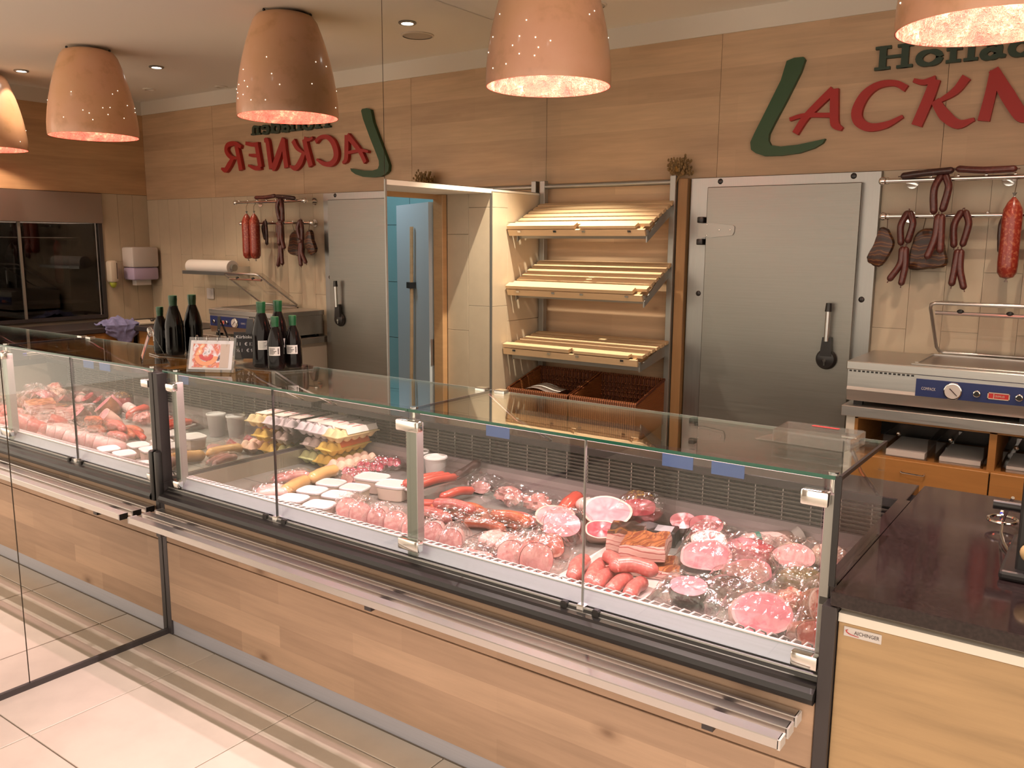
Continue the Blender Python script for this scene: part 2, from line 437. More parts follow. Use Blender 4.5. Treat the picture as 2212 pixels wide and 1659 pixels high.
def copper_out():
    m, nt, b = nm('copper_shade'); v = objcoord(nt)
    n = noisetex(nt, v, 6, 4, .6); n2 = noisetex(nt, v, 2.2, 2)
    col = ramp(nt, n, [(.30, (.50,.25,.11)), (.46, (.80,.44,.26)), (.7, (.86,.50,.32))])
    col = mixc(nt, .5, col, ramp(nt, n2, [(.35, (.76,.44,.22)), (.65, (.86,.47,.34))]))
    nt.links.new(col, b.inputs['Base Color']); b.inputs['Roughness'].default_value = .40; b.inputs['Metallic'].default_value = 0
    b.inputs['Coat Weight'].default_value = .45; b.inputs['Coat Roughness'].default_value = .12
    return m
def copper_in():
    m, nt, b = nm('metal_leaf_lining'); v = objcoord(nt)
    n = noisetex(nt, v, 16, 6, .7); n2 = noisetex(nt, v, 5, 3)
    col = ramp(nt, n, [(.35, (.86,.13,.12)), (.54, (.92,.24,.20)), (.66, (.98,.60,.45))])
    nt.links.new(col, b.inputs['Base Color']); b.inputs['Metallic'].default_value = .75; b.inputs['Roughness'].default_value = .38
    bump(nt, b, n, .9, .03)
    return m
def wicker_mat():
    m, nt, b = nm('brown_wicker')
    tc = node(nt, 'ShaderNodeTexCoord')
    w = node(nt, 'ShaderNodeTexWave', wave_type='BANDS', bands_direction='X'); w.inputs['Scale'].default_value = 22; w.inputs['Distortion'].default_value = .5
    w2 = node(nt, 'ShaderNodeTexWave', wave_type='BANDS', bands_direction='Z'); w2.inputs['Scale'].default_value = 50; w2.inputs['Distortion'].default_value = .6
    nt.links.new(tc.outputs['Object'], w.inputs['Vector']); nt.links.new(tc.outputs['Object'], w2.inputs['Vector'])
    f = mixc(nt, .5, w.outputs[0], w2.outputs[0], 'MULTIPLY')
    nt.links.new(ramp(nt, f, [(.2, (.10,.022,.006)), (.8, (.34,.115,.03))]), b.inputs['Base Color'])
    b.inputs['Roughness'].default_value = .55; bump(nt, b, f, .6, .01); return m
mk()

def text(s, size, org, xdir, zdir, mat, parent, name='lettering', ext=.0006, align='LEFT', squash=1.0):
    c = bpy.data.curves.new('txt', 'FONT'); c.body = s; c.size = size; c.extrude = 0; c.align_x = align
    c.resolution_u = 2
    o = bpy.data.objects.new('txt', c); COL.objects.link(o)
    dg = bpy.context.evaluated_depsgraph_get(); me = bpy.data.meshes.new_from_object(o.evaluated_get(dg))
    xd, zd = Vector(xdir).normalized(), Vector(zdir).normalized(); nd = xd.cross(zd)
    m = M(); m.v = [Vector(org)+xd*(v.co.x*squash)+zd*v.co.y+nd*ext for v in me.vertices]; m.f = [tuple(p.vertices) for p in me.polygons]
    bpy.data.objects.remove(o); bpy.data.meshes.remove(me)
    return ob(name, m, mat, parent)

# ================================================================ THE ROOM
D = 2.842          # back wall
XR = 4.62          # right wall
ZC = 2.937         # ceiling
ZT = 2.817         # top of the wood band
ZB = 2.031         # foot of the wood band

# floor: stone slabs on a grout bed
floor = struct('floor', M().box(-2.2, 6.5, -5.0, 3.4, -.06, -.004), MT['grout'])
def tile_piece(name, x0, x1, y0, y1, z0, z1, mat, parent, g=.0024, bev=.0015):
    return ob(name, M().box(x0+g, x1-g, y0+g, y1-g, z0, z1, bev), mat, parent)
px, py = .605, .597
xs = [0.0]+[.32+px*i for i in range(0, 6)]
ys = [-.030]+[-.159-py*i for i in range(0, 6)]
full = None
for i in range(len(xs)-1):
    for j in range(len(ys)-1):
        x0, x1, y1, y0 = xs[i], xs[i+1], ys[j], ys[j+1]
        if i > 0 and j > 0:
            if full is None: full = tile_piece('floor_slab', x0, x1, y0, y1, -.02, 0, MT['floor'], floor)
            else: instances('floor_slab', full, [((x0+x1)/2, (y0+y1)/2, -.02)], floor)
        else: tile_piece('floor_slab', x0, x1, y0, y1, -.02, 0, MT['floor'], floor)
ob('floor_field', M().box(.32+px*5, 6.5, -5.0, -.03, -.02, -.0005), MT['floor'], floor)
ob('floor_field', M().box(0, .32+px*5, -5.0, ys[-1], -.02, -.0005), MT['floor'], floor)
ob('floor_field', M().box(0, 6.5, -.03, 2.842, -.02, -.0005), MT['grout'], floor)

struct('ceiling', M().box(-.06, 5.4, -2.6, 3.0, ZC, ZC+.08), MT['ceiling'])

# mirror wall
wl = struct('wall_left', M().box(-.12, -.008, -5.0, 1.334, 0, ZC).box(-.12, -.008, 1.334, 2.25, 1.972, ZC).box(-.12, -.008, 2.263, D, 0, 1.972).box(-.12, -.008, 2.25, D+.1, 1.972, ZC), MT['grout'])
for (y0, y1, z0) in ((-3.2, -.606, .022), (-.602, 1.329, .022), (1.333, D, 1.972)):
    lab(ob('mirror_panel', M().box(-.008, 0, y0, y1, z0, ZC-.002), MT['mirror'], wl), 'large wall mirror panel')
tag(ob('baseboard_left', M().box(-.008, .008, -3.2, -.03, 0, .022), MT['anthracite']), None, None, None, 'structure')
tag(ob('trim_1', M().box(-.02, .004, 1.329, 1.341, 0, 1.972), MT['alu_grey']), None, None, None, 'structure')
# beige tiles beside the doorway and on its reveal
for (y0, y1, zz) in ((2.25, 2.41, [0,.66,1.26,1.862,1.955]), (2.41, D, [0,.56,1.16,1.775,1.955])):
    for a, b in zip(zz, zz[1:]): ob('wall_tile', M().box(-.008, .004, y0+.001, y1-.001, a+.001, b-.001, .001), MT['walltile'], wl)
ob('tile_edge', M().box(-.01, .006, 2.247, 2.2505, 0, 1.957), MT['alu_grey'], wl)
ob('tile_cap', M().box(-.008, .006, 2.25, D, 1.955, 1.968), MT['fascia'], wl)
rv = struct('wall_reveal', M().box(-.43, -.008, 2.262, 2.40, 0, 1.972), MT['grout'])
for (x0, x1, zz) in ((-.18, -.008, [0,.66,1.26,1.862,1.955]), (-.352, -.18, [0,.5,1.10,1.70,1.955])):
    for a, b in zip(zz, zz[1:]): ob('wall_tile', M().box(x0+.001, x1-.001, 2.25, 2.262, a+.001, b-.001, .001), MT['walltile'], rv)
struct('trim_2', M().box(-.43, -.001, 1.30, 2.262, 1.945, 1.971), MT['fascia'])
struct('wall_jamb', M().box(-.43, -.12, 1.20, 1.334, 0, 1.972), MT['walltile'])
d1 = struct('door_1', M().box(-.43, -.353, 2.205, 2.25, 0, 1.945, .003).box(-.43, -.40, 1.334, 2.25, 1.915, 1.945), MT['beech_y'])
# door leaf standing open into the back room
hx, hy = -.44, 2.23; ex, ey = -1.02, 2.555
dirv = Vector((ex-hx, ey-hy, 0)).normalized(); nrm = Vector((-dirv.y, dirv.x, 0))
def leafbox(a0, a1, t0, t1, z0, z1):
    m = M().box(a0, a1, t0, t1, z0, z1)
    return m.xf(Matrix(((dirv.x, nrm.x, 0, hx), (dirv.y, nrm.y, 0, hy), (0,0,1,0), (0,0,0,1))))
ob('door_leaf', leafbox(0, .665, 0, .04, .01, 1.90), MT['paleblue'], d1)
ob('door_latch', leafbox(-.004, .012, .008, .032, .86, 1.03), MT['alu'], d1)
# broom stick clipped to the door leaf
def lp(a, t, z): return Vector((hx, hy, 0))+dirv*a+nrm*t+Vector((0,0,z))
br = thing('broom', 'wooden broomstick clipped upright to the pale blue door', 'broom', lp(.33, .07, 0))
ob('stick', M().tube([lp(.36,.060,.02), lp(.30,.060,1.0), lp(.275,.060,1.75)], .013, 10), MT['beech'], br, True)
ob('bristle_head', M().box(-.13, .13, -.03, .03, 0, .08).xf(Matrix.Translation(lp(.36,.085,0))), MT['black'], br)
ob('clip', leafbox(.255, .325, .040, .085, 1.345, 1.385), MT['black'], br)
# back room
rb = struct('wall_backroom', M().box(-2.6, -.43, 3.02, 3.10, -.01, 2.7).box(-2.7, -2.6, .9, 3.1, -.01, 2.7).box(-.43, -.40, 2.40, 3.02, -.01, 2.7).box(-2.6, -.43, .82, .9, -.01, 2.7), MT['grout'])
for i in range(7):
    for j in range(6):
        x0 = -2.6+.31*i; z0 = .02+.44*j
        ob('wall_tile', M().box(x0+.002, min(x0+.308, -.431), 3.01, 3.02, z0+.002, z0+.438), MT['bluetile'], rb)
struct('ceiling_backroom', M().box(-2.7, -.43, .8, 3.1, 2.7, 2.74), MT['ceiling'])
lamp('backroom_light', 'POINT', (-1.35, 2.0, 2.45), 15, (.72,.90,1.0), shadow_soft_size=.15)

# back wall: bedding wall, wood band of three boards, white fascia
wb = struct('wall_back', M().box(0, XR, D+.012, D+.10, 0, ZC), MT['wallgrout'])
for a, b in ((0, 1.18), (1.18, 2.357), (2.357, 3.534), (3.534, XR)):
    ob('wood_board', M().box(a+.0012, b-.0012, D, D+.012, ZB, ZT), MT['oak'], wb)
ob('fascia_board', M().box(0, XR, D-.012, D+.012, ZT, ZC), MT['fascia'], wb)
ob('wood_board', M().box(0, 1.035, D, D+.012, 0, ZB-.001), MT['oak'], wb)
cols = [2.09, 2.258, 2.424, 2.592, 2.76]+[2.76+.168*k for k in range(1, 12)]; cols = [c for c in cols if c < XR]+[XR]
for i, (a, b) in enumerate(zip(cols, cols[1:])):
    zz = [0, .62+(i % 2)*.3, 1.24+(i % 2)*.3-.02, ZB-.001]
    for z0, z1 in zip(zz, zz[1:]): ob('wall_tile', M().box(a+.0008, b-.0008, D, D+.012, z0+.0008, z1-.0008), MT['walltile'], wb)
struct('trim_3', M().box(.975, 1.035, D-.075, D, 0, ZB-.004, .003), MT['oak_z'])

# right wall with the built-in maturing cabinet
wr = struct('wall_right', M().box(XR+.012, XR+.1, 2.37, D+.1, 0, ZC).box(XR+.012, XR+.1, .2, 2.37, 1.80, ZC).box(XR+.012, XR+.1, .2, 2.37, 0, .93).box(XR+.012, XR+.1, .1, .5, 0, ZC), MT['grout'])
ob('wood_board', M().box(XR, XR+.012, 1.47, D, 2.075, ZT), MT['oak_y'], wr)
ob('wood_board', M().box(XR, XR+.012, .1, 1.468, 2.075, ZT), MT['oak_y'], wr)
ob('fascia_board', M().box(XR-.012, XR+.012, .1, D-.012, ZT, ZC), MT['fascia'], wr)
for a, b in ((2.372, 2.54), (2.54, 2.69), (2.69, D)):
    for z0, z1 in ((0,.8), (.8,1.45), (1.45,2.073)): ob('wall_tile', M().box(XR, XR+.012, a+.001, b-.001, z0+.001, z1-.001), MT['walltile'], wr)
mc = thing('maturing_cabinet', 'dark glass-fronted maturing cabinet with steel header in the side wall', 'cabinet', (XR+.3, 1.4, .93))
ob('carcass', M().box(XR+.10, XR+.62, .5, 2.36, .93, .95).box(XR+.60, XR+.62, .5, 2.36, .95, 1.8).box(XR+.10, XR+.6, 2.34, 2.36, .95, 1.8).box(XR+.10, XR+.6, .5, .52, .95, 1.8), MT['darkin'], mc)
ob('header', M().box(XR-.03, XR+.05, .5, 2.375, 1.80, 2.07, .004), plain('bronze_header', (.33,.27,.24), .4, .8), mc)
ob('frame', M().box(XR-.01, XR+.04, 2.335, 2.37, .93, 1.8).box(XR-.01, XR+.04, .5, 2.335, .93, .96).box(XR-.01, XR+.04, .5, .53, .96, 1.8), MT['anthracite'], mc)
for a, b in ((.53, 1.625), (1.64, 2.335)): ob('glass_door', M().box(XR+.005, XR+.013, a, b, .962, 1.798), MT['glass_dark'], mc)
ob('door_seal', M().box(XR-.004, XR+.02, 1.622, 1.644, .95, 1.8), MT['alu_grey'], mc)
for z in (1.66,): ob('hanging_rail', M().cyl((XR+.35, .55, z), (XR+.35, 2.33, z), .011), MT['alu'], mc, True)
ob('shelf_grid', M().box(XR+.12, XR+.58, .54, 2.33, 1.07, 1.08), MT['alu_grey'], mc)
ob('perforated_back', M().box(XR+.585, XR+.6, .52, 2.34, .96, 1.79), plain('perforated_steel', (.10,.10,.09), .4, .6), mc)
for k, yy in enumerate((1.45, 1.72, 1.86)):
    tag(ob('cured_ham', M().lathe([(.004,0),(.05,.03),(.062,.12),(.06,.24),(.03,.33),(.004,.36)], (XR+.35, yy, 1.26), 14).tube([(XR+.35,yy,1.61),(XR+.35,yy,1.655)], .003, 5), MT['dried2'], None, True), 'dark ham hanging behind the cabinet glass, %s from the glass seam' % ('second','first','next')[k] if k != 2 else 'dark ham hanging behind the cabinet glass nearest the red salami', 'ham', 'hams in the maturing cabinet')
tag(ob('salami', M().lathe([(.004,0),(.03,.015),(.036,.06),(.036,.33),(.028,.37),(.005,.40)], (XR+.30, 2.10, 1.24), 14).tube([(XR+.30,2.10,1.63),(XR+.35,2.10,1.655)], .003, 5), MT['redsal'] if 'redsal' in MT else plain('red_casing', (.50,.03,.03), .3), None, True), 'bright red salami hanging behind the dark cabinet glass', 'salami')

# L-shaped worktop under the cabinet, with drawers
sw = thing('side_worktop', 'dark worktop with wooden fronts along the side wall under the cabinet', 'worktop', (4.3, 1.7, 0))
ob('top', M().box(4.0, XR-.002, .6, 2.84, .855, .895, .003).box(3.32, 4.0, 2.25, 2.84, .855, .895, .003), MT['anthracite'], sw)
for k in range(3): ob('drawer_front', M().box(4.02, 4.04, 1.66-.52*k+.01, 2.20-.52*k, .10, .85, .002), MT['cherry'], sw)
ob('drawer_front', M().box(3.32, 3.98, 2.29, 2.31, .10, .85, .002), MT['cherry'], sw)
ob('carcass', M().box(4.04, XR-.002, .62, 2.27, 0, .855).box(3.34, 4.04, 2.31, 2.838, 0, .855), MT['oak_cab'], sw)

tw = thing('towel_dispenser', 'white paper towel dispenser with lilac lower half on the side wall', 'dispenser', (XR-.09, 2.68, 1.27))
ob('cover', M().box(XR-.19, XR, 2.545, 2.815, 1.395, 1.585, .02), MT['white'], tw, True)
ob('window', M().box(XR-.185, XR, 2.55, 2.81, 1.275, 1.395, .02), MT['lilac'], tw, True)
ob('towel', M().box(XR-.12, XR-.05, 2.61, 2.76, 1.225, 1.28), MT['paper'], tw)
sd = thing('soap_dispenser', 'small cream soap dispenser with green tip on the side wall', 'dispenser', (XR-.05, 2.42, 1.21))
ob('body', M().box(XR-.10, XR, 2.375, 2.455, 1.255, 1.46, .025), MT['cream'], sd, True)
ob('nozzle', M().sphere((XR-.055, 2.415, 1.25), (.035,.03,.045), 12, 8), plain('lime_tip', (.42,.46,.05), .3), sd, True)
ob('gauge_slot', M().box(XR-.102, XR-.098, 2.433, 2.438, 1.29, 1.44), MT['ink'], sd)

# crumpled cloth over the worktop edge
def cloth_fn(i, j):
    a, b = i-.5, j-.5
    y = 2.16+b*.34+.03*noise.noise(Vector((a*5,b*5,1)))
    s = a*.42
    x = 4.02+max(s, 0)*.7; z = .93+.05*noise.noise(Vector((a*7,b*7,3)))+.05*math.exp(-((a-.25)**2+b*b)*22)
    if s < 0: x = 4.015-.03-.02*noise.noise(Vector((a*9,b*9,7))); z = .925+s*.9*(1-abs(b)*1.2)
    return (x, y, z)
m = M().grid(cloth_fn, 22, 18)
me = tag(ob('cleaning_cloth', m, MT['bluecloth'], None, True), 'crumpled lavender-blue cloth hanging over the dark worktop edge', 'cloth')
sol = me.modifiers.new('thick', 'SOLIDIFY'); sol.thickness = .008
cb = thing('cutting_board', 'white cutting board on the dark worktop below the towel dispenser', 'board', (4.12, 2.40, .895))
ob('board', M().box(3.98, 4.28, 2.30, 2.56, .897, .917, .004), MT['cream'], cb)
ob('handle_knob', M().lathe([(.014,0),(.017,.012),(.012,.02),(.004,.022)], (4.05, 2.47, .917), 12), MT['black'], cb, True)

# film-roll dispenser on the back wall
fr = thing('film_roll_dispenser', 'white roll of film on a steel wall dispenser above the vacuum packer', 'dispenser', (3.38, 2.70, 1.33))
ob('roll', M().tube([(3.12,2.68,1.42),(3.72,2.68,1.42)], .062, 20), MT['paper'], fr, True)
ob('core_end', M().tube([(3.09,2.68,1.42),(3.125,2.68,1.42)], .03, 14), MT['alu_grey'], fr, True)
for xx in (3.10, 3.725): ob('bracket', M().box(xx, xx+.015, 2.66, D, 1.38, 1.43), MT['alu'], fr)
ob('cutting_bar', M().box(2.93, 3.74, 2.60, 2.64, 1.355, 1.385), MT['alu'], fr)
tag(ob('wall_socket', M().box(3.62, 3.72, D-.016, D, 1.12, 1.22, .005).cyl((3.67,D-.018,1.17),(3.67,D-.012,1.17),.03,16), MT['white']), 'white double socket on the beige tiles behind the bottles', 'socket')

# ---------------------------------------------------------------- cold-room door
cd = thing('cold_room_door', 'brushed steel cold-room door with black lever handle', 'door', (1.57, 2.80, 0))
ob('door_frame', M().box(1.045, 1.150, 2.80, D, 0, 2.025).box(2.005, 2.09, 2.80, D, 0, 2.025).box(1.150, 2.005, 2.80, D, 1.965, 2.025), MT['steel_z'], cd)
ob('door_leaf', M().box(1.160, 2.008, 2.765, 2.812, .02, 1.972, .004), MT['steel_door'], cd)
for z in (1.73, .35):
    h = ob('hinge', M().prism([(1.118,2.758,z-.036),(1.20,2.758,z-.042),(1.325,2.758,z-.030),(1.335,2.758,z-.01),(1.335,2.758,z+.018),(1.325,2.758,z+.026),(1.20,2.758,z+.040),(1.118,2.758,z+.036)], (0,.008,0)), MT['alu_grey'], cd)
    ob('hinge_pin', M().box(1.112, 1.150, 2.745, 2.80, z+.04, z+.075, .006).box(1.112, 1.150, 2.745, 2.80, z-.085, z-.05, .006), MT['black'], h, True)
    for dx, dz in ((1.17,.03), (1.17,-.03), (1.245,0), (1.31,0)):
        ob('screw', M().sphere((dx, 2.757, z+dz), (.005,.003,.005), 8, 4), MT['chrome'], h, True)
hd = ob('handle', M().lathe([(.0,-.015),(.045,-.014),(.056,0),(.045,.018),(.02,.024),(0,.025)], (0,0,0), 24).xf(Matrix.Translation((1.888,2.755,1.04)) @ Matrix.Rotation(PI/2, 4, 'X')).prism([(1.868,2.752,1.16),(1.912,2.752,1.16),(1.92,2.752,1.06),(1.858,2.752,1.06)], (0,-.025,0)), MT['black'], cd, True)
ob('lever_bar', M().tube([(1.890,2.725,1.14),(1.892,2.722,1.31)], .013, 12), MT['alu'], hd, True)
ob('lever_grip', M().tube([(1.892,2.722,1.30),(1.893,2.722,1.345)], [.018,.015], 12), MT['black'], hd, True)
ob('keyhole', M().cyl((1.885,2.732,1.035),(1.885,2.726,1.035),.009,12).box(1.881,1.889,2.728,2.732,1.008,1.03), MT['chrome'], hd)
for (x, z) in ((1.222,2.004), (1.954,2.007), (1.116,1.362), (2.037,1.366)):
    ob('screw_cap', M().sphere((x, 2.80, z), (.016,.006,.016), 14, 6), MT['black'], cd, True)

# ---------------------------------------------------------------- bread rack
rk = thing('bread_rack', 'aluminium bread rack with three sloping slatted beech shelves', 'rack', (.49, 2.6, 0))
for x in (.034, .952):
    ob('post', M().box(x-.018, x+.018, 2.745, 2.79, 0, 2.045, .002), MT['alu_grey'], rk)
ob('top_tube', M().tube([(.052,2.762,2.008),(.934,2.762,2.008)], .015, 14), MT['alu_grey'], rk, True)
slat = None; clip = None
for si, (zb, zf, yb, yf) in enumerate(((1.905,1.742,2.775,2.415), (1.540,1.375,2.770,2.405), (1.070,1.005,2.770,2.375))):
    ang = math.atan2(zb-zf, yb-yf); L = math.hypot(zb-zf, yb-yf)
    R = Matrix.Translation((0, yf, zf)) @ Matrix.Rotation(ang, 4, 'X')
    for x in (.06, .915):
        ob('shelf_rail', M().box(x-.012, x+.012, -.02, L, -.045, -.012).xf(R), MT['beech_y'], rk)
    ob('cross_beam', M().box(.04, .945, .03, .045, -.085, -.035).xf(R), MT['alu_grey'], rk)
    for x in (.045, .94):
        ob('arm', M().prism([(x-.004, 2.75, zb-.01), (x-.004, 2.75, zb-.09), (x-.004, yf+.04, zf-.085), (x-.004, yf+.04, zf-.05)], (.008,0,0)), MT['alu_grey'], rk)
    n = 6; pitch_ = (L-.035)/n
    for k in range(n):
        y0 = .035+pitch_*k
        ob('slat', M().box(.018, .962, y0, y0+pitch_*.68, -.012, .008, .0015).xf(R), MT['beech'], rk)
    ob('front_board', M().box(.012, .955, -.022, -.006, -.045, -.006, .001).xf(R), MT['beech'], rk)
    ob('front_lip', M().box(.012, .50 if si != 1 else .90, -.022, .026, 0, .022, .001).xf(R), MT['beech'], rk)
    if si != 1: ob('front_lip', M().box(.53, .90, -.022, .026, 0, .018, .001).xf(R), MT['beech'], rk)
    for x in (.10, .36, .56, .86):
        ob('price_clip', M().box(x-.011, x+.011, -.028, -.020, -.020, -.008).xf(R), MT['chrome'], rk)

# wicker baskets under the rack
def basket(x0, x1, lbl):
    b = thing('wicker_basket', lbl, 'basket', ((x0+x1)/2, 2.58, .50), 'wicker baskets under the bread shelves')
    t = .014; yf, yb = 2.385, 2.745
    z0f, z1f, z0b, z1b = .50, .735, .56, .835
    def quad(p, v): return M().prism(p, v)
    ob('floor_panel', quad([(x0,yf,z0f),(x1,yf,z0f),(x1,yb,z0b),(x0,yb,z0b)], (0,0,t)), MT['wicker'], b)
    ob('back_panel', quad([(x0,yb,z0b),(x1,yb,z0b),(x1,yb,z1b),(x0,yb,z1b)], (0,t,0)), MT['wicker'], b)
    ob('front_panel', quad([(x0,yf,z0f),(x1,yf,z0f),(x1,yf,z1f),(x0,yf,z1f)], (0,-t,0)), MT['wicker'], b)
    for x in (x0, x1-t):
        ob('side_panel', quad([(x,yf,z0f),(x,yb,z0b),(x,yb,z1b),(x,yf,z1f)], (t,0,0)), MT['wicker'], b)
    pts = [(x0,yf,z1f),(x1,yf,z1f),(x1,yb,z1b),(x0,yb,z1b)]
    ob('rim', M().tube([Vector(p) for p in pts]+[Vector(pts[0])], .009, 8), MT['wicker'], b, True)
    nw = 16; stake = None
    for k in range(nw):
        x = x0+.02+(x1-x0-.04)*k/(nw-1)
        if stake is None: stake = ob('stake', M().tube([(x,yb-.004,z0b+.02),(x,yb-.004,z1b-.01)], .0045, 6), MT['wicker'], b, True); s0 = WL[stake.name]
        else: instances('stake', stake, [(x, s0.y, s0.z)], b)
    for k in range(8):
        z = z0b+.03+k*.028
        pts = [(x0+.01+(x1-x0-.02)*q/32, yb-.008+(.006 if (q+k) % 2 else -.004), z) for q in range(33)]
        ob('weaver', M().tube(pts, .005, 5), MT['wicker'], b, True)
basket(.030, .482, 'brown wicker basket under the bread shelves, next to the beige tiles')
basket(.498, .945, 'brown wicker basket under the bread shelves, next to the steel door')
tag(ob('paper_sheet', M().grid(lambda i, j: (.12+.22*i, 2.45+.15*j, .735+.012*math.sin(i*5)+.01*j), 10, 4), MT['paper'], None, True), 'loose white paper sheet lying in the wicker basket by the tiles', 'paper')
for o_ in (bpy.data.objects['paper_sheet'],):
    q = o_.modifiers.new('t', 'SOLIDIFY'); q.thickness = .001

# dried flower bunch hanging on the rack post
fl = thing('dried_bouquet', 'small dried flower bouquet tucked behind the bread rack post', 'flowers', (.985, 2.76, 2.03))
mS, mF = M(), M()
rr = random.Random(3)
for k in range(70):
    a, e = rr.uniform(0, 2*PI), rr.uniform(.15, 1.25); ln = rr.uniform(.07, .135)
    d = Vector((math.cos(a)*math.cos(e)*.75, math.sin(a)*math.cos(e)*.55, math.sin(e)))
    p0 = Vector((.985, 2.755, 2.035)); p1 = p0+d*ln
    mS.tube([p0, (p0+p1)/2+Vector((0,0,.006)), p1], .0016, 4)
    for w in range(2):
        c = p0+d*ln*(1-.22*w); mF.sphere(c, (.007,.006,.010), 6, 4)
ob('stems', mS, MT['dry'], fl); ob('seed_heads', mF, MT['dry'], fl, True)
mm = M()
for k in range(5): mm.sphere((.975+rr.uniform(-.012,.012), 2.738, 2.075+rr.uniform(-.015,.015)), (.009,.005,.009), 8, 5)
ob('flower_heads', mm, MT['dryflower'], fl, True)
ob('stalk_ends', M().tube([(.985,2.755,2.04),(.968,2.752,2.0),(.965,2.75,1.97)], .005, 6), MT['dry'], fl, True)

# ---------------------------------------------------------------- hanging rails with sausages
def rail(lbl, y, z, x0, x1):
    t = thing('hanging_rail', lbl, 'rail', ((x0+x1)/2, D-.06, z))
    ob('bar', M().tube([(x0+.012,y,z),(x1,y,z)], .0125, 14), MT['chrome'], t, True)
    ob('ball_end', M().sphere((x0,y,z), .021, 16, 10), MT['chrome'], t, True)
    ob('collar', M().tube([(x0+.018,y,z),(x0+.028,y,z)], .017, 14), MT['chrome'], t, True)
    ob('ball_end', M().sphere((x1,y,z), .021, 16, 10), MT['chrome'], t, True)
    for x in (x0+.10, (x0+x1)/2+.1, x1-.08):
        ob('wall_bracket', M().tube([(x,y,z),(x,D,z)], .008, 8).tube([(x,D-.008,z),(x,D,z)], .03, 16), MT['chrome'], t, True)
    for k in range(7):
        x = x0+.10+(x1-x0-.15)*k/6
        ob('peg', M().sphere((x,y-.004,z+.013), .008, 8, 6), MT['chrome'], t, True)
rail('upper chrome hanging rail right of the steel door', 2.648, 1.965, 2.135, 2.995)
rail('lower chrome hanging rail right of the steel door', 2.715, 1.795, 2.135, 3.02)

def sausage(label, pts, r, mat, group=None, name='sausage', cat='sausage', n=10, tip=True, taper=.55, parent=None):
    """smooth tube through the points with rounded, tied ends"""
    P = [Vector(p) for p in pts]; Q = []
    def cr(p0,p1,p2,p3,t):
        return .5*((2*p1)+(-p0+p2)*t+(2*p0-5*p1+4*p2-p3)*t*t+(-p0+3*p1-3*p2+p3)*t**3)
    E = [P[0]*2-P[1]]+P+[P[-1]*2-P[-2]]
    for i in range(len(P)-1):
        for k in range(6): Q.append(cr(E[i],E[i+1],E[i+2],E[i+3],k/6))
    Q.append(P[-1]); k = len(Q)
    d0 = (Q[0]-Q[1]).normalized(); d1 = (Q[-1]-Q[-2]).normalized()
    pre = [(Q[0]+d0*r*a, r*b) for a, b in ((.95,.12),(.8,.5),(.5,.8),(.2,.95))]
    post = [(Q[-1]+d1*r*a, r*b) for a, b in ((.2,.95),(.5,.8),(.8,.5),(.95,.12))]
    if tip:
        pre = [(Q[0]+d0*(r*.95+.010), .0028), (Q[0]+d0*(r*.95+.004), .0022)]+pre
        post += [(Q[-1]+d1*(r*.95+.004), .0022), (Q[-1]+d1*(r*.95+.010), .0028)]
    rs = []
    for i in range(k):
        rs.append(r*(1+.05*noise.noise(Q[i]*30)))
    pts2 = [p for p, _ in pre]+Q+[p for p, _ in post]; rad = [q for _, q in pre]+rs+[q for _, q in post]
    m = M().tube(pts2, rad, n)
    o = ob(name, m, mat, parent, True)
    return tag(o, label, cat, group) if parent is None else o
g1 = 'dry sausages on the hanging rails'
yr1, zr1, yr2, zr2 = 2.648, 1.965, 2.715, 1.795
sausage('dark dry sausage lying on the upper rail nearest the door', [(2.235,2.625,1.985),(2.33,2.625,1.995),(2.44,2.628,2.003)], .0165, MT['dried2'], g1)
sausage('reddish dry sausage lying on the upper rail away from the door', [(2.475,2.632,2.008),(2.58,2.628,1.998),(2.70,2.63,1.999)], .0165, MT['dried'], g1)
def pair(label, x0, x1, y, z, zl0, zl1, r, mat, sway=0):
    t = thing('sausage_pair', label, 'sausage', ((x0+x1)/2, y, min(zl0, zl1)), 'linked sausage pairs on the rails')
    sausage('', [(x0+.012,y-.012,z+.012),(x0-.006,y-.022,z-.03),(x0-.010+sway,y-.024,(z+zl0)/2),(x0-.004+sway,y-.02,zl0)], r, mat, parent=t, name='link')
    sausage('', [(x1-.012,y-.012,z+.012),(x1+.004,y-.020,z-.03),(x1+.002+sway,y-.022,(z+zl1)/2),(x1-.012+sway,y-.018,zl1)], r, mat, parent=t, name='link')
    ob('string', M().tube([(x0+.01,y-.010,z+.016),((x0+x1)/2,y,z+.020),(x1-.01,y-.010,z+.016)], .003, 6), MT['string'], t, True)
    return t
def lowpair(t, xa, y, z0, ends, r, mat):
    for (ex, ez) in ends:
        s = 1 if ex > xa else -1
        sausage('', [(xa+.008*s,y-.02,z0),(xa+.012*s,y-.024,z0-(z0-ez)*.5),(ex,y-.026,ez)], r, mat, parent=t, name='link')
t = pair('long reddish sausage pair draped over the upper rail, two links deep', 2.385, 2.432, yr1, zr1, 1.815, 1.825, .0175, MT['dried'])
lowpair(t, 2.41, yr1, 1.785, ((2.372,1.60), (2.425,1.63)), .0175, MT['dried'])
t = pair('reddish sausage pair on the lower rail between the two bacon pieces', 2.235, 2.275, yr2, zr2, 1.665, 1.675, .0165, MT['dried'])
lowpair(t, 2.248, yr2, 1.63, ((2.195,1.485), (2.25,1.465)), .0165, MT['dried'])
t = pair('brown sausage pair on the lower rail right of the striped bacon', 2.475, 2.522, yr2, zr2, 1.655, 1.66, .0165, MT['dried'])
lowpair(t, 2.497, yr2, 1.62, ((2.478,1.47), (2.53,1.455)), .0165, MT['dried'])
t = pair('thin dark sausage pair beside the big red salami', 2.675, 2.705, yr2, zr2, 1.63, 1.67, .0135, MT['dried2'])
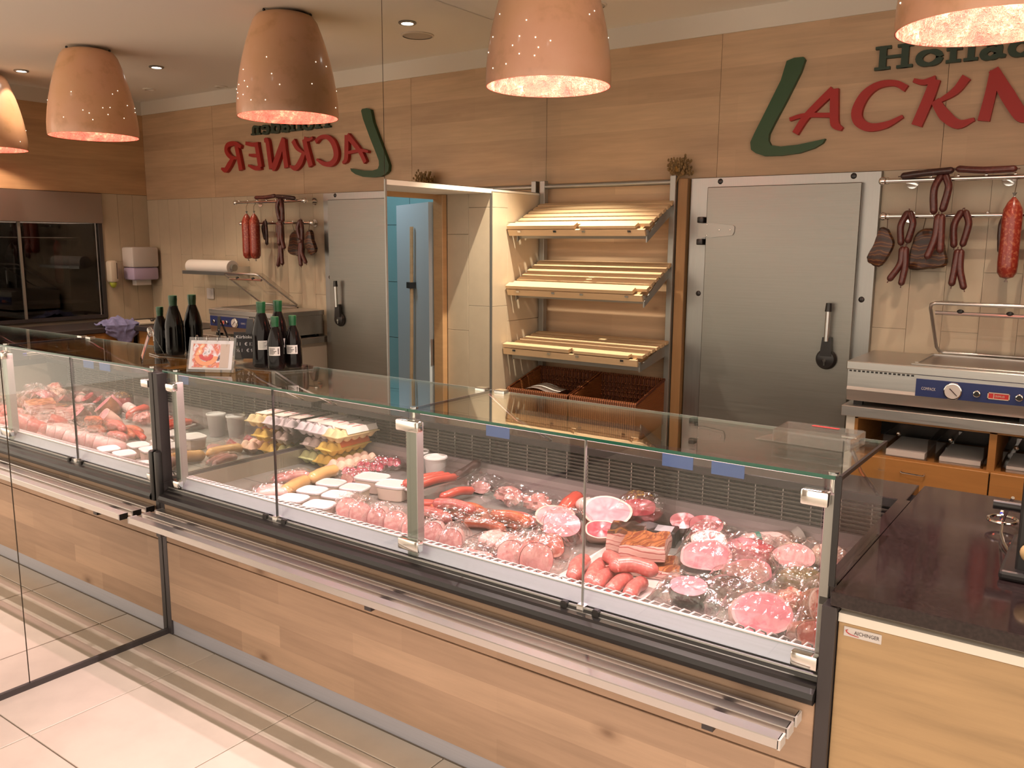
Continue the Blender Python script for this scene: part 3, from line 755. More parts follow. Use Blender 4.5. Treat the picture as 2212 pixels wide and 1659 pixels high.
def salami(x, y, lbl):
    t = thing('salami', lbl, 'salami', (x, y, 1.49), 'thick salamis on the rails')
    ob('body', M().lathe([(.002,0),(.028,.008),(.041,.03),(.043,.07),(.042,.20),(.043,.27),(.040,.315),(.024,.35),(.006,.372)], (x,y,1.50), 20), MT['salami'], t, True)
    ob('clip', M().lathe([(.004,0),(.007,.004),(.004,.010),(.010,.024)], (x,y,1.868), 8).lathe([(.009,-.016),(.004,-.006),(.003,.002)], (x,y,1.502), 8), MT['alu_grey'], t, True)
    ob('loop', M().tube([(x,y,1.89),(x+.004,y+.004,1.93),(x,2.648,1.975)], .0018, 5), MT['string'], t)
salami(2.715, 2.612, 'thick mottled red salami hanging in full view beside the sausages')
salami(2.825, 2.622, 'thick mottled red salami hanging farther from the steel door')
def bacon_piece(lbl, pts, y0, th, strings):
    t = thing('smoked_bacon', lbl, 'bacon', (sum(p[0] for p in pts)/len(pts), y0, min(p[1] for p in pts)), 'smoked bacon pieces on the lower rail')
    K = len(pts); sm = []
    for i in range(K):
        a, b, c_, d_ = (Vector((*pts[(i+q) % K], 0)) for q in (-1, 0, 1, 2))
        for k in range(4):
            t_ = k/4; p = .5*((2*b)+(-a+c_)*t_+(2*a-5*b+4*c_-d_)*t_*t_+(-a+3*b-3*c_+d_)*t_**3)
            w_ = .004*noise.noise(Vector((p.x*60, p.y*60, 0))); sm.append((p.x+w_, p.y+w_))
    pts = sm
    m = M(); n = len(pts); cx = sum(p[0] for p in pts)/n; cz = sum(p[1] for p in pts)/n
    # bulged slab between outline front and back
    ring = lambda s, y: [Vector((cx+(p[0]-cx)*s, y, cz+(p[1]-cz)*s)) for p in pts]
    L = [ring(.55, y0-th*.62), ring(.9, y0-th*.5), ring(1, y0-th*.2), ring(1, y0+th*.2), ring(.9, y0+th*.5)]
    vs = [p+Vector((0, .006*noise.noise(p*25), 0)) for r_ in L for p in r_]; fs = []
    for k in range(len(L)-1):
        for i in range(n): fs.append((k*n+i, k*n+(i+1)%n, (k+1)*n+(i+1)%n, (k+1)*n+i))
    fs.append(tuple(range(n-1,-1,-1))); fs.append(tuple((len(L)-1)*n+i for i in range(n)))
    m.add(vs, fs); ob('slab', m, MT['smoked'], t, True)
    for a, b in strings: ob('string', M().tube([a, b], .0018, 5), MT['string'], t)
bacon_piece('small folded smoked bacon piece at the rail end nearest the steel door', [(2.095,1.555),(2.15,1.55),(2.20,1.65),(2.185,1.70),(2.16,1.735),(2.125,1.735),(2.105,1.66),(2.075,1.59)], 2.70, .035, [((2.16,2.70,1.735),(2.155,2.715,1.80))])
bacon_piece('large striped smoked bacon slab hanging on two strings', [(2.275,1.535),(2.36,1.535),(2.44,1.555),(2.43,1.63),(2.41,1.70),(2.36,1.735),(2.31,1.725),(2.285,1.69),(2.27,1.62)], 2.735, .04, [((2.32,2.735,1.725),(2.335,2.715,1.80)), ((2.37,2.735,1.73),(2.375,2.715,1.80))])

# ---------------------------------------------------------------- vacuum packer on its ledge
vp = thing('vacuum_packer', 'stainless vacuum packing machine with open clear lid and blue control panel', 'machine', (2.51, 2.54, .89))
VX1 = 2.93
ob('body', M().prism([(2.122,2.30,.911),(2.122,2.79,.911),(2.122,2.79,1.062),(2.122,2.292,1.062),(2.122,2.292,.98),(2.122,2.286,.965)], (VX1-2.130,0,0)), MT['steel'], vp)
ob('top_plate', M().box(2.114, VX1, 2.286, 2.80, 1.062, 1.103, .004).box(2.39, 2.91, 2.335, 2.375, 1.103, 1.109, .002), MT['steel'], vp)
ob('chamber', M().box(2.415, 2.89, 2.38, 2.76, 1.1035, 1.1045), plain('chamber_floor', (.30,.27,.26), .35, .8), vp)
ob('chamber_rim', M().box(2.40, 2.415, 2.375, 2.775, 1.103, 1.111).box(2.89, 2.905, 2.375, 2.775, 1.103, 1.111).box(2.40, 2.905, 2.76, 2.775, 1.103, 1.111), MT['steel'], vp)
slot = None
for k in range(15):
    x = 2.128+.0197*k
    if slot is None: slot = ob('vent_slot', M().box(x, x+.012, 2.2905, 2.2925, 1.052, 1.060), MT['black'], vp); s0 = WL[slot.name]
    else: instances('vent_slot', slot, [(x+.006, s0.y, s0.z)], vp)
pn = ob('control_panel', M().box(2.428, 2.91, 2.2835, 2.2925, .966, 1.046), MT['blue'], vp)
ob('gauge', M().lathe([(0,-.004),(.036,-.004),(.040,0),(.037,.008),(.033,.009)], (0,0,0), 28, False, True).xf(Matrix.Translation((2.584,2.279,1.003)) @ Matrix.Rotation(PI/2, 4, 'X')), MT['chrome'], pn, True)
ob('gauge_dial', M().lathe([(0,0),(.033,0)], (0,0,0), 28).xf(Matrix.Translation((2.584,2.2695,1.003)) @ Matrix.Rotation(PI/2, 4, 'X')), MT['white'], pn)
ob('gauge_needle', M().prism([(2.570,2.2688,1.014),(2.573,2.2688,1.017),(2.604,2.2688,.986),(2.602,2.2688,.984)], (0,-.001,0)), MT['ink'], pn)
for x in (2.681, 2.845):
    ob('rotary_knob', M().lathe([(0,0),(.014,0),(.016,.004),(.015,.016),(.012,.018),(0,.018)], (0,0,0), 18).xf(Matrix.Translation((x,2.2835,1.003)) @ Matrix.Rotation(PI/2, 4, 'X')), MT['chrome'], pn, True)
    ob('knob_face', M().cyl((x,2.2656,1.003),(x,2.2636,1.003),.011,16), MT['black'], pn)
bd = ob('badge', M().box(2.722, 2.808, 2.2815, 2.2836, .984, 1.014), MT['redink'], pn)
ob('badge_rim', M().box(2.722,2.808,2.2808,2.2818,1.010,1.014).box(2.722,2.808,2.2808,2.2818,.984,.988).box(2.722,2.726,2.2808,2.2818,.984,1.014).box(2.804,2.808,2.2808,2.2818,.984,1.014).box(2.745,2.748,2.2808,2.2818,.986,1.012), MT['cream'], pn)
text('COMPACK', .020, (2.452, 2.2833, .9965), (1,0,0), (0,0,1), MT['white'], pn, squash=.62)
text('GRAMILLER', .0135, (2.7505, 2.2806, .9945), (1,0,0), (0,0,1), MT['cream'], pn, squash=.56)
ob('feet', M().box(2.15, 2.19, 2.32, 2.36, .888, .912).box(2.85, 2.89, 2.32, 2.36, .888, .912).box(2.15, 2.19, 2.72, 2.76, .888, .912).box(2.85, 2.89, 2.72, 2.76, .888, .912), MT['rubber'], vp)
lidpts = [(2.452,2.798,1.118),(2.432,2.785,1.128),(2.424,2.75,1.15),(2.436,2.44,1.362),(2.442,2.416,1.38),(2.462,2.408,1.388),(2.85,2.408,1.388),(2.872,2.416,1.38),(2.878,2.44,1.362),(2.892,2.75,1.15),(2.884,2.785,1.128),(2.862,2.798,1.118)]
ob('lid_frame', M().tube(lidpts, .0085, 10, closed=True), MT['alu'], vp, True)
def lidpt(x, s, off=0): return Vector((x, 2.798-.39*s+off*.57, 1.118+.27*s+off*.82))
dome = [lidpt(2.45,.03), lidpt(2.865,.03), lidpt(2.865,.98), lidpt(2.45,.98)]; dome2 = [lidpt(2.47,.12,.05), lidpt(2.845,.12,.05), lidpt(2.845,.88,.05), lidpt(2.47,.88,.05)]
ob('clear_lid', M().add(dome+dome2, [(4,5,6,7)]+[(i,(i+1)%4,4+(i+1)%4,4+i) for i in range(4)]), MT['acryl'], vp)
ob('seal_bar', M().tube([lidpt(2.455,.86,-.012), lidpt(2.862,.86,-.012)], .009, 8), MT['alu'], vp, True)
for x in (2.56, 2.76): ob('bar_clamp', M().sphere(lidpt(x,.87,-.005), (.016,.012,.012), 10, 6), MT['black'], vp, True)

bc = thing('back_cabinet', 'wooden cabinet with steel ledge, open shelf and drawers under the vacuum packer', 'cabinet', (2.7, 2.55, 0))
ob('steel_ledge', M().box(2.108, 3.316, 2.266, D-.002, .838, .888, .003), MT['steel'], bc)
ob('side_panel', M().box(2.13, 2.17, 2.29, 2.83, 0, .838), MT['fascia'], bc)
ob('carcass', M().box(2.17, 2.185, 2.29, 2.83, .645, .838).box(2.17, 3.3, 2.29, 2.83, .645, .660).box(2.745, 2.775, 2.29, 2.83, .66, .838).box(3.30, 3.315, 2.29, 2.83, 0, .838).box(2.17, 3.3, 2.29, 2.32, .828, .838), MT['cherry'], bc)
ob('back_panel', M().box(2.185, 3.30, 2.80, 2.815, .66, .83), MT['darkin'], bc)
for x0, x1 in ((2.172, 2.758), (2.764, 3.30)):
    d = ob('drawer_front', M().box(x0, x1, 2.272, 2.29, .42, .655, .002), MT['cherry'], bc)
    ob('drawer_handle', M().tube([(x0+.228,2.272,.607),(x0+.228,2.252,.605),(x0+.235,2.248,.603),(x0+.322,2.248,.601),(x0+.328,2.252,.603),(x0+.328,2.272,.605)], .0035, 8), MT['chrome'], d, True)
    ob('drawer_front', M().box(x0, x1, 2.272, 2.29, .08, .415, .002), MT['cherry'], bc)
for k, (x0, x1, lbl) in enumerate(((2.30, 2.50, 'clear acrylic bag holder in the open shelf, the one nearer the steel door'), (2.53, 2.73, 'clear acrylic bag holder in the open shelf beside the divider'), (2.80, 3.02, 'clear acrylic bag holder in the open shelf right of the divider'))):
    h = thing('bag_holder', lbl, 'holder', ((x0+x1)/2, 2.5, .66), 'acrylic bag holders in the open shelf')
    ob('tray', M().box(x0, x1, 2.30, 2.70, .661, .664).box(x0, x0+.003, 2.30, 2.70, .664, .76).box(x1-.003, x1, 2.30, 2.70, .664, .76).box(x0, x1, 2.697, 2.70, .664, .76), MT['acryl'], h)
    ob('bag_stack', M().box(x0+.015, x1-.015, 2.315+.02*k, 2.66, .6645, .690-.006*k), MT['paper'], h)
    ob('clip', M().sphere((x0+.04, 2.45, .745), .012, 8, 6), MT['chrome'], h, True)

# ---------------------------------------------------------------- wall lettering
STROKE = [0]
def brush(mb, pts, ws, y0, y1, sub=5):
    STROKE[0] = (STROKE[0]+1) % 7; y0 = y0-.00035*STROKE[0]; y1 = y1+.0002*STROKE[0]
    P = [Vector((p[0], 0, p[1])) for p in pts]; n = len(P)
    E = [P[0]*2-P[1]]+P+[P[-1]*2-P[-2]]; Q = []; Wd = []
    for i in range(n-1):
        for k in range(sub):
            t = k/sub; a, b, c, d = E[i:i+4]
            Q.append(.5*((2*b)+(-a+c)*t+(2*a-5*b+4*c-d)*t*t+(-a+3*b-3*c+d)*t**3)); Wd.append(ws[i]*(1-t)+ws[i+1]*t)
    Q.append(P[-1]); Wd.append(ws[-1]); Lf = []; Rt = []
    for i, q in enumerate(Q):
        t = (Q[min(i+1,len(Q)-1)]-Q[max(i-1,0)]).normalized(); nn = Vector((-t.z,0,t.x))
        Lf.append(q+nn*Wd[i]/2); Rt.append(q-nn*Wd[i]/2)
    k = len(Q); base = len(mb.v)
    for y in (y0, y1):
        for p in Lf+Rt: mb.v.append(Vector((p.x, y, p.z)))
    o2 = 2*k
    for i in range(k-1):
        a, b, c, d = base+i, base+i+1, base+k+i+1, base+k+i
        mb.f += [(d,c,b,a), (b+o2,c+o2,d+o2,a+o2), (b,b+o2,a+o2,a), (d+o2,c+o2,c,d)]
    mb.f += [(base,base+k,base+k+o2,base+o2), (base+k-1,base+k-1+o2,base+2*k-1+o2,base+2*k-1)]
    return mb
SY0, SY1 = D-.030, D
sg = thing('wall_sign', 'red and green raised lettering on the wood band above the door', 'sign', (2.3, D-.015, 2.13))
Lp = [(1.561,2.626),(1.601,2.638),(1.65,2.637),(1.66,2.623),(1.641,2.561),(1.577,2.429),(1.511,2.303),(1.486,2.251),(1.484,2.216),(1.499,2.19),(1.555,2.18),(1.646,2.184),(1.726,2.196),(1.791,2.207),(1.78,2.185),(1.737,2.161),(1.658,2.139),(1.558,2.131),(1.464,2.134),(1.416,2.152),(1.388,2.172),(1.382,2.213),(1.401,2.257),(1.469,2.394),(1.535,2.529)]
lab(ob('letter', M().prism([(x, SY0, z) for x, z in Lp], (0, SY1-SY0, 0)), MT['green'], sg), 'tall green letter L')
ltr = {
 'A': ([[(1.818,2.455),(1.745,2.389),(1.678,2.321),(1.629,2.244)],[(1.822,2.458),(1.827,2.365),(1.836,2.28),(1.874,2.25)],[(1.595,2.32),(1.673,2.335),(1.821,2.325)]], [[.0437,.0394,.0367,.035],[.042,.0437,.0437,.0192],[.0192,.0227,.0245]]),
 'C': ([[(2.174,2.427),(2.118,2.458),(2.038,2.455),(1.976,2.411),(1.944,2.339),(1.956,2.284),(2.012,2.25),(2.093,2.257),(2.168,2.293)]], [[.0332,.028,.035,.0481,.0542,.0507,.042,.0332,.0157]]),
 'K': ([[(2.205,2.463),(2.251,2.449),(2.307,2.459)],[(2.305,2.457),(2.28,2.368),(2.236,2.243)],[(2.443,2.455),(2.397,2.393),(2.319,2.347)],[(2.311,2.357),(2.362,2.282),(2.425,2.236),(2.493,2.255)]], [[.0192,.0262,.035],[.0481,.0525,.0507],[.0437,.0367,.0157],[.0394,.0542,.0437,.0157]]),
 'N': ([[(2.563,2.473),(2.551,2.36),(2.533,2.244)],[(2.555,2.478),(2.621,2.361),(2.685,2.262),(2.715,2.244)],[(2.80,2.475),(2.765,2.47),(2.745,2.36),(2.725,2.244)]], [[.0437,.0481,.0525],[.0437,.063,.060,.04],[.03,.045,.046,.05]]),
 'E': ([[(2.905,2.455),(2.885,2.36),(2.865,2.262)],[(2.88,2.452),(2.96,2.452),(3.045,2.468)],[(2.885,2.36),(2.95,2.362),(3.01,2.37)],[(2.86,2.262),(2.93,2.256),(3.025,2.285)]], [[.045,.047,.048],[.035,.034,.03],[.03,.03,.02],[.04,.036,.018]]),
 'R': ([[(3.175,2.455),(3.15,2.36),(3.125,2.25)],[(3.11,2.44),(3.19,2.475),(3.29,2.468),(3.315,2.42),(3.26,2.365),(3.175,2.352)],[(3.22,2.36),(3.285,2.30),(3.34,2.258),(3.395,2.275)]], [[.045,.05,.05],[.03,.035,.042,.045,.036,.02],[.036,.052,.045,.018]]),
}
for k, (st, ws) in ltr.items():
    m = M()
    for a, w in zip(st, ws): brush(m, a, w, SY0, SY1)
    lab(ob('letter', m, MT['red'], sg), 'red letter '+k)
# serif line above: H o f l a d e n
def serif(m, x, z, w): brush(m, [(x-w/2,z),(x,z),(x+w/2,z)], [.014]*3, SY0+.008, SY1, 1)
b0, bx, bt = 2.530, 2.598, 2.645
def st(m, pts, w): brush(m, pts, w if isinstance(w, list) else [w]*len(pts), SY0+.008, SY1)
def oval(m, cx, cz, rx, rz, a0=0, a1=2*PI):
    pts = [(cx+rx*math.cos(a0+(a1-a0)*k/12), cz+rz*math.sin(a0+(a1-a0)*k/12)) for k in range(13)]
    ws = [.016+.018*abs(math.cos(a0+(a1-a0)*k/12)) for k in range(13)]; brush(m, pts, ws, SY0+.008, SY1, 2)
HL = []
m = M(); st(m, [(2.050,bt),(2.050,b0)], .034); st(m, [(2.155,bt),(2.155,b0)], .034); st(m, [(2.05,2.59),(2.155,2.59)], .014)
for x in (2.05, 2.155):
    serif(m, x, bt-.007, .075); serif(m, x, b0+.007, .075)
HL.append(('H', m))
m = M(); oval(m, 2.268, (b0+bx)/2, .047, .031); HL.append(('o', m))
m = M(); st(m, [(2.425,2.640),(2.395,2.648),(2.376,2.625),(2.374,b0)], [.016,.018,.028,.03]); serif(m, 2.376, b0+.007, .066); serif(m, 2.378, bx-.004, .07); HL.append(('f', m))
m = M(); st(m, [(2.452,bt),(2.452,b0)], .03); serif(m, 2.452, b0+.007, .062); serif(m, 2.444, bt-.006, .04); HL.append(('l', m))
m = M(); oval(m, 2.535, 2.553, .030, .020); st(m, [(2.515,2.592),(2.545,2.598),(2.572,2.585),(2.574,2.545),(2.60,b0+.006)], [.014,.016,.024,.026,.014]); HL.append(('a', m))
m = M(); oval(m, 2.660, (b0+bx)/2, .038, .031); st(m, [(2.702,bt),(2.702,b0)], .028); serif(m, 2.694, bt-.006, .04); serif(m, 2.71, b0+.007, .04); HL.append(('d', m))
m = M(); oval(m, 2.795, (b0+bx)/2, .040, .031, .15, 5.6); st(m, [(2.757,2.566),(2.832,2.570)], .012); HL.append(('e', m))
m = M(); st(m, [(2.888,bx),(2.888,b0)], .028); st(m, [(2.888,2.58),(2.92,2.598),(2.948,2.585),(2.952,b0)], [.012,.018,.028,.028]); serif(m, 2.888, b0+.007, .06); serif(m, 2.952, b0+.007, .056); serif(m, 2.880, bx-.005, .035); HL.append(('n', m))
for k, m in HL: lab(ob('letter', m, MT['dkgreen'], sg), 'small dark green serif letter '+k)

# ---------------------------------------------------------------- pendants, downlights
def pendant(x, y, z, lbl):
    t = thing('pendant_lamp', lbl, 'lamp', (x, y, z), 'copper pendant lamps over the counter')
    prof = [(.2875,0),(.2895,.03),(.287,.09),(.279,.16),(.266,.24),(.248,.32),(.226,.40),(.203,.47),(.182,.525),(.160,.556),(.125,.570),(.0,.573)]
    ob('shade', M().lathe(prof, (x,y,z), 56), MT['copper'], t, True)
    inn = [(r-.004 if r > .01 else 0, zz-(.004 if zz > .5 else 0)) for r, zz in prof]
    ob('lining', M().lathe([(.2875,0)]+inn, (x,y,z+.0005), 56), MT['copper_in'], t, True)
    cap = ob('top_cap', M().lathe([(.0,.573),(.045,.573),(.045,.592),(.03,.60),(.0,.60)], (x,y,z), 20), MT['black'], t, True)
    for k in range(3):
        a = 2*PI*k/3+.5
        ob('cable', M().tube([(x+.03*math.cos(a),y+.03*math.sin(a),z+.59),(x+.03*math.cos(a),y+.03*math.sin(a),ZC)], .0016, 5), MT['alu_grey'], t)
        ob('cable_eye', M().sphere((x+.15*math.cos(a),y+.15*math.sin(a),z+.565), .009, 8, 6), MT['black'], t, True)
    ob('ceiling_rose', M().lathe([(.0,0),(.06,0),(.06,-.02),(.0,-.02)], (x,y,ZC), 20), MT['white'], t, True)
    ob('bulb', M().sphere((x,y,z+.27), (.05,.05,.055), 18, 12), MT['bulb'], t, True)
    ob('lamp_holder', M().tube([(x,y,z+.31),(x,y,z+.565)], .03, 14), MT['black'], t, True)
    r_ = random.Random(int(x*100)); mp = M()
    for k in range(26):
        a = r_.uniform(0, 2*PI); zz = r_.uniform(.05, .30)
        for (r0, z0), (r1, z1) in zip(prof, prof[1:]):
            if z0 <= zz <= z1:
                rr_ = r0+(r1-r0)*(zz-z0)/(z1-z0); break
        mp.sphere((x+rr_*math.cos(a), y+rr_*math.sin(a), z+zz), .0032, 6, 4)
    ob('pinhole_glow', mp, MT['pin'], t)  # glowing beads on the closed shade stand for lamp light through holes
    lamp('pendant_light', 'POINT', (x, y, z+.17), PEND_W, WARM, None, t, shadow_soft_size=.04)
    return t

pendant(.907, 1.479, 2.362, 'copper pendant lamp in front of the mirror, over the bread rack side')
pendant(2.734, 1.313, 2.352, 'copper pendant lamp cut off by the top right picture corner')
pendant(4.20, 1.25, 2.345, 'copper pendant lamp seen only as the leftmost reflection in the mirror')

def downlight(x, y, w, lbl, on=True, size=1.6, col=(1,.80,.60)):
    t = thing('downlight', lbl, 'light', (x, y, ZC-.012), 'recessed ceiling downlights')
    ob('trim_ring', M().lathe([(.036,0),(.052,0),(.054,-.006),(.05,-.010),(.037,-.010),(.036,0)], (x,y,ZC), 28), MT['alu_grey'] if on else MT['fascia'], t, True)
    ob('lens', M().lathe([(0,-.003),(.037,-.003)], (x,y,ZC), 24), MT['led'] if on else MT['fascia'], t)
    if on: lamp('downlight_spot', 'SPOT', (x, y, ZC-.02), w, col, (x, y, 0), t, spot_size=size, spot_blend=.6, shadow_soft_size=.014)
downlight(.455, 2.018, 230, 'bright ceiling downlight beside the round speaker grille', True, 1.25, (1,.86,.66))
downlight(2.922, 1.939, 34, 'bright ceiling downlight over the vacuum packer side')
downlight(3.932, 1.434, 26, 'bright ceiling downlight farthest from the mirror')
downlight(3.856, 2.456, 0, 'small unlit ceiling fitting near the side wall', False)
downlight(3.234, 2.734, 0, 'small unlit ceiling fitting near the back wall', False)
for x, lbl in ((.55, 'ceiling spot over the front glass, nearest the mirror'), (1.55, 'ceiling spot over the front glass, middle of the three'), (2.55, 'ceiling spot over the front glass, farthest from the mirror')):
    downlight(x, .44, FRONT_W, lbl, True, 1.5, (1.0,.77,.73))
sp = thing('ceiling_speaker', 'round flush ceiling speaker grille beside a bright downlight', 'speaker', (.622, 2.294, ZC-.01))
ob('grille', M().lathe([(0,-.006),(.085,-.006),(.095,-.003)], (.622,2.294,ZC), 32), plain('grille_grey', (.52,.48,.42), .8), sp, True)
ob('rim', M().lathe([(.095,0),(.104,0),(.104,-.006),(.094,-.008)], (.622,2.294,ZC), 32), MT['fascia'], sp, True)
# ================================================================ REFRIGERATED COUNTER
ct = thing('display_counter', 'long refrigerated meat display counter with glass front and wood base', 'counter', (1.36, .5, 0))
ob('kick_plate', M().box(.012, 2.683, -.026, -.010, 0, .062), MT['alu_blue'], ct)
ob('base_panel', M().box(.030, 2.681, -.034, -.014, .066, .409, .0015), MT['oak_front'], ct)
ob('base_panel', M().box(.030, 2.681, -.034, -.014, .414, .586, .0015), MT['oak_front'], ct)
ob('carcass', M().box(.03, 2.68, -.013, 1.04, .02, .56), MT['anthracite'], ct)
prof = [(-.014,.586),(-.052,.586),(-.060,.592),(-.062,.604),(-.056,.616),(-.040,.622),(-.034,.628),(-.016,.632),(-.014,.640),(.012,.640),(.012,.586)]
ob('bumper_profile', M().prism([(.030, y, z) for y, z in prof], (2.651,0,0)), MT['black'], ct, .4)
ob('glass_channel', M().prism([(.030, y, z) for y, z in [(-.030,.628),(-.013,.632),(-.010,.644),(-.004,.644),(-.004,.636)]], (2.651,0,0)), MT['alu_grey'], ct)
# inner air duct sheet with bright lip and grille wires
ob('duct_sheet', M().prism([(.045, y, z) for y, z in [(.008,.644),(.030,.682),(.034,.682),(.012,.640)]], (2.62,0,0)), MT['duct'], ct)
ob('duct_lip', M().tube([(.045,.033,.684),(2.665,.033,.684)], .0045, 8), MT['white'], ct, True)
mw = M(); k = 0
x = .075
while x < 2.655:
    mw.tube([(x,.033,.684),(x,.075,.678),(x,.118,.655),(x,.135,.612)], .0028, 6); x += .030
g_ = ob('grille_wires', mw, MT['white'], ct, True); g_['kind'] = 'stuff'
ob('duct_floor', M().box(.045, 2.665, .012, .125, .60, .61), MT['anthracite'], ct)
ob('deck', M().box(.036, 2.664, .125, .95, .585, .600), MT['deck'], ct)
ob('deck_seam', M().box(.036, 2.664, .355, .357, .5995, .6006).box(.68,.682,.125,.95,.5995,.6006).box(1.335,1.337,.125,.95,.5995,.6006).box(2.01,2.012,.125,.95,.5995,.6006), MT['anthracite'], ct)
# back of the well
ob('rear_sill', M().prism([(.036, y, z) for y, z in [(.930,.600),(.930,.640),(.945,.645),(.945,.668),(.962,.684),(.98,.684),(.98,.600)]], (2.628,0,0)), MT['sill'], ct)
ob('rear_wall', M().box(.036, 2.664, .985, 1.0, .60, .84), MT['darkin'], ct)
slat = None
for k in range(10):
    z = .690+.0150*k
    mm = M().prism([(.04, y, zz) for y, zz in [(.962,z+.0105),(.968,z+.0115),(.978,z+.001),(.972,z)]], (2.62,0,0))
    for q in range(27): mm.box(.06+q*.10, .063+q*.10, .966, .972, z-.004, z+.004)
    if slat is None: slat = ob('louvre_slat', mm, MT['steel'], ct); s0 = WL[slat.name]
    else: instances('louvre_slat', slat, [(s0.x, s0.y, s0.z+.015*k)], ct)
ob('rear_worktop', M().box(.030, 2.686, .83, 1.04, .842, .870, .002), MT['granite'], ct)
ob('rear_edge', M().box(.036, 2.68, .826, .832, .842, .868), MT['black'], ct)
ob('end_wall', M().box(.030, .036, .006, .98, .56, .668), MT['endwall'], ct)
ob('end_wall', M().box(2.664, 2.682, .006, .98, .56, .835), MT['endwall'], ct)
ob('end_cap', M().box(2.664, 2.6995, .012, .83, .8345, .8705), MT['granite'], ct)
ob('end_panel', M().box(.002, .030, -.036, 1.04, 0, .668, .002), MT['anthracite'], ct)
ob('end_panel', M().box(2.683, 2.716, -.040, 1.04, 0, .834, .002), MT['anthracite'], ct)
ob('corner_post', M().box(.002, .030, -.034, .012, .668, 1.122, .002), MT['anthracite'], ct)
ob('post_bumper', M().box(.004, .034, -.056, -.030, .585, .80, .008), MT['black'], ct, True)
# glass
G = .0035
for a, b in ((.058, .705), (.709, 1.370), (1.374, 2.019), (2.023, 2.659)):
    ob('front_pane', M().box(a, b, -G, G, .632, 1.1235), MT['glass'], ct)
for xx in (.707, 2.021):
    ob('pane_seam', M().box(xx-.0016, xx+.0016, -G-.001, G+.001, .632, 1.1235), MT['black'] if xx < 1 else MT['alu_grey'], ct)
for a, b in ((.030, 1.3705), (1.3735, 2.692)):
    tp = ob('top_pane', M().box(a, b, -.006, .440, 1.1245, 1.1325), MT['glass'], ct)
    lab(ob('polished_edge', M().box(a, b, -.0075, -.006, 1.1240, 1.1330), MT['edge'], tp), 'dark green polished glass edge')
    ob('back_edge', M().box(a, b, .440, .4412, 1.1245, 1.1325), plain('pale_glass_edge', (.45,.50,.46), .3), tp)
ob('joint_seal', M().box(1.3705, 1.3735, -.006, .44, 1.1243, 1.1327), MT['anthracite'], ct)
ob('side_pane', M().box(2.690, 2.697, -.004, .440, .871, 1.124), MT['glass'], ct)
ob('side_edge', M().box(2.686, 2.700, -.010, -.004, .871, 1.133).box(2.692, 2.699, -.006, .44, 1.1245, 1.1345), MT['black'], ct)
ob('end_pane', M().box(.031, .035, .012, .440, .670, 1.122), MT['glass'], ct)
# posts, clamps, hinges
for x0, x1 in ((.066, .100), (1.350, 1.396), (2.6605, 2.684)):
    ob('post', M().box(x0, x1, .006, .040, .640, 1.085, .002), MT['alu_grey'], ct)
    ob('glass_carrier', M().box((x0+x1)/2-.012, (x0+x1)/2+.012, .008, .038, 1.085, 1.1245, .003), MT['acryl'], ct)
    ob('carrier_bolt', M().cyl(((x0+x1)/2, .022, 1.085), ((x0+x1)/2, .022, 1.124), .006, 10).cyl(((x0+x1)/2, .022, 1.1325), ((x0+x1)/2, .022, 1.136), .013, 14), MT['chrome'], ct, True)
for x0, x1, z0, z1 in ((.060,.112,1.052,1.084), (.060,.112,.652,.682), (1.330,1.425,1.062,1.098), (1.332,1.420,.668,.706), (2.612,2.676,1.058,1.094), (2.612,2.676,.655,.692)):
    ob('glass_clamp', M().box(x0, x1, -.022, .006, z0, z1, .005), MT['chrome'], ct, True)
for xx in (.707, 2.021):
    h = ob('pane_hinge', M().box(xx-.013, xx+.013, -.016, .010, .622, .650, .003), MT['chrome'], ct)
    for s in (-1, 1): ob('hinge_stop', M().box(xx+s*.052-.011, xx+s*.052+.011, -.022, -.002, .618, .650, .004), MT['black'], h)
for xx in (1.33, 1.415): ob('back_clamp', M().box(xx-.022, xx+.022, .415, .45, 1.118, 1.139, .003), MT['chrome'], ct)
for xx in (1.36, 2.60, .12): ob('back_stay', M().tube([(xx,.43,1.122),(xx,.60,1.0),(xx,.845,.872)], .006, 8), MT['chrome'], ct, True)
ob('back_clamp', M().box(2.585, 2.63, .405, .44, 1.1325, 1.142, .003), MT['chrome'], ct)
# LED profile under the front edge of the top glass
lp_ = ob('led_profile', M().box(.105, 1.345, .012, .026, 1.1185, 1.1235).box(1.40, 2.655, .012, .026, 1.1185, 1.1235), MT['anthracite'], ct)
ob('led_strip', M().box(.11, 1.34, .014, .024, 1.1172, 1.1185).box(1.405, 2.65, .014, .024, 1.1172, 1.1185), MT['pinkled'], lp_)
for a, b in ((.11, 1.34), (1.405, 2.65)):
    L = lamp('led_light', 'AREA', ((a+b)/2, .019, 1.116), LED_W, PINK, ((a+b)/2, .12, .0), ct, shape='RECTANGLE', size=b-a, size_y=.012, spread=2.6)
# bag rails
for y0, y1 in ((-.080,-.042), (-.139,-.101), (-.197,-.160)):
    rl = ob('bag_rail', M().box(.034, 2.652, y0, y1, .536, .561, .002), MT['alu'], ct)
    for xx in (.033, 2.651): ob('end_cap', M().box(xx-.003, xx+.004, y0, y1, .536, .561), MT['white'], rl)
for xx in (.23, 1.36, 2.48): ob('rail_bracket', M().box(xx-.014, xx+.014, -.190, -.033, .520, .5365), MT['anthracite'], ct)
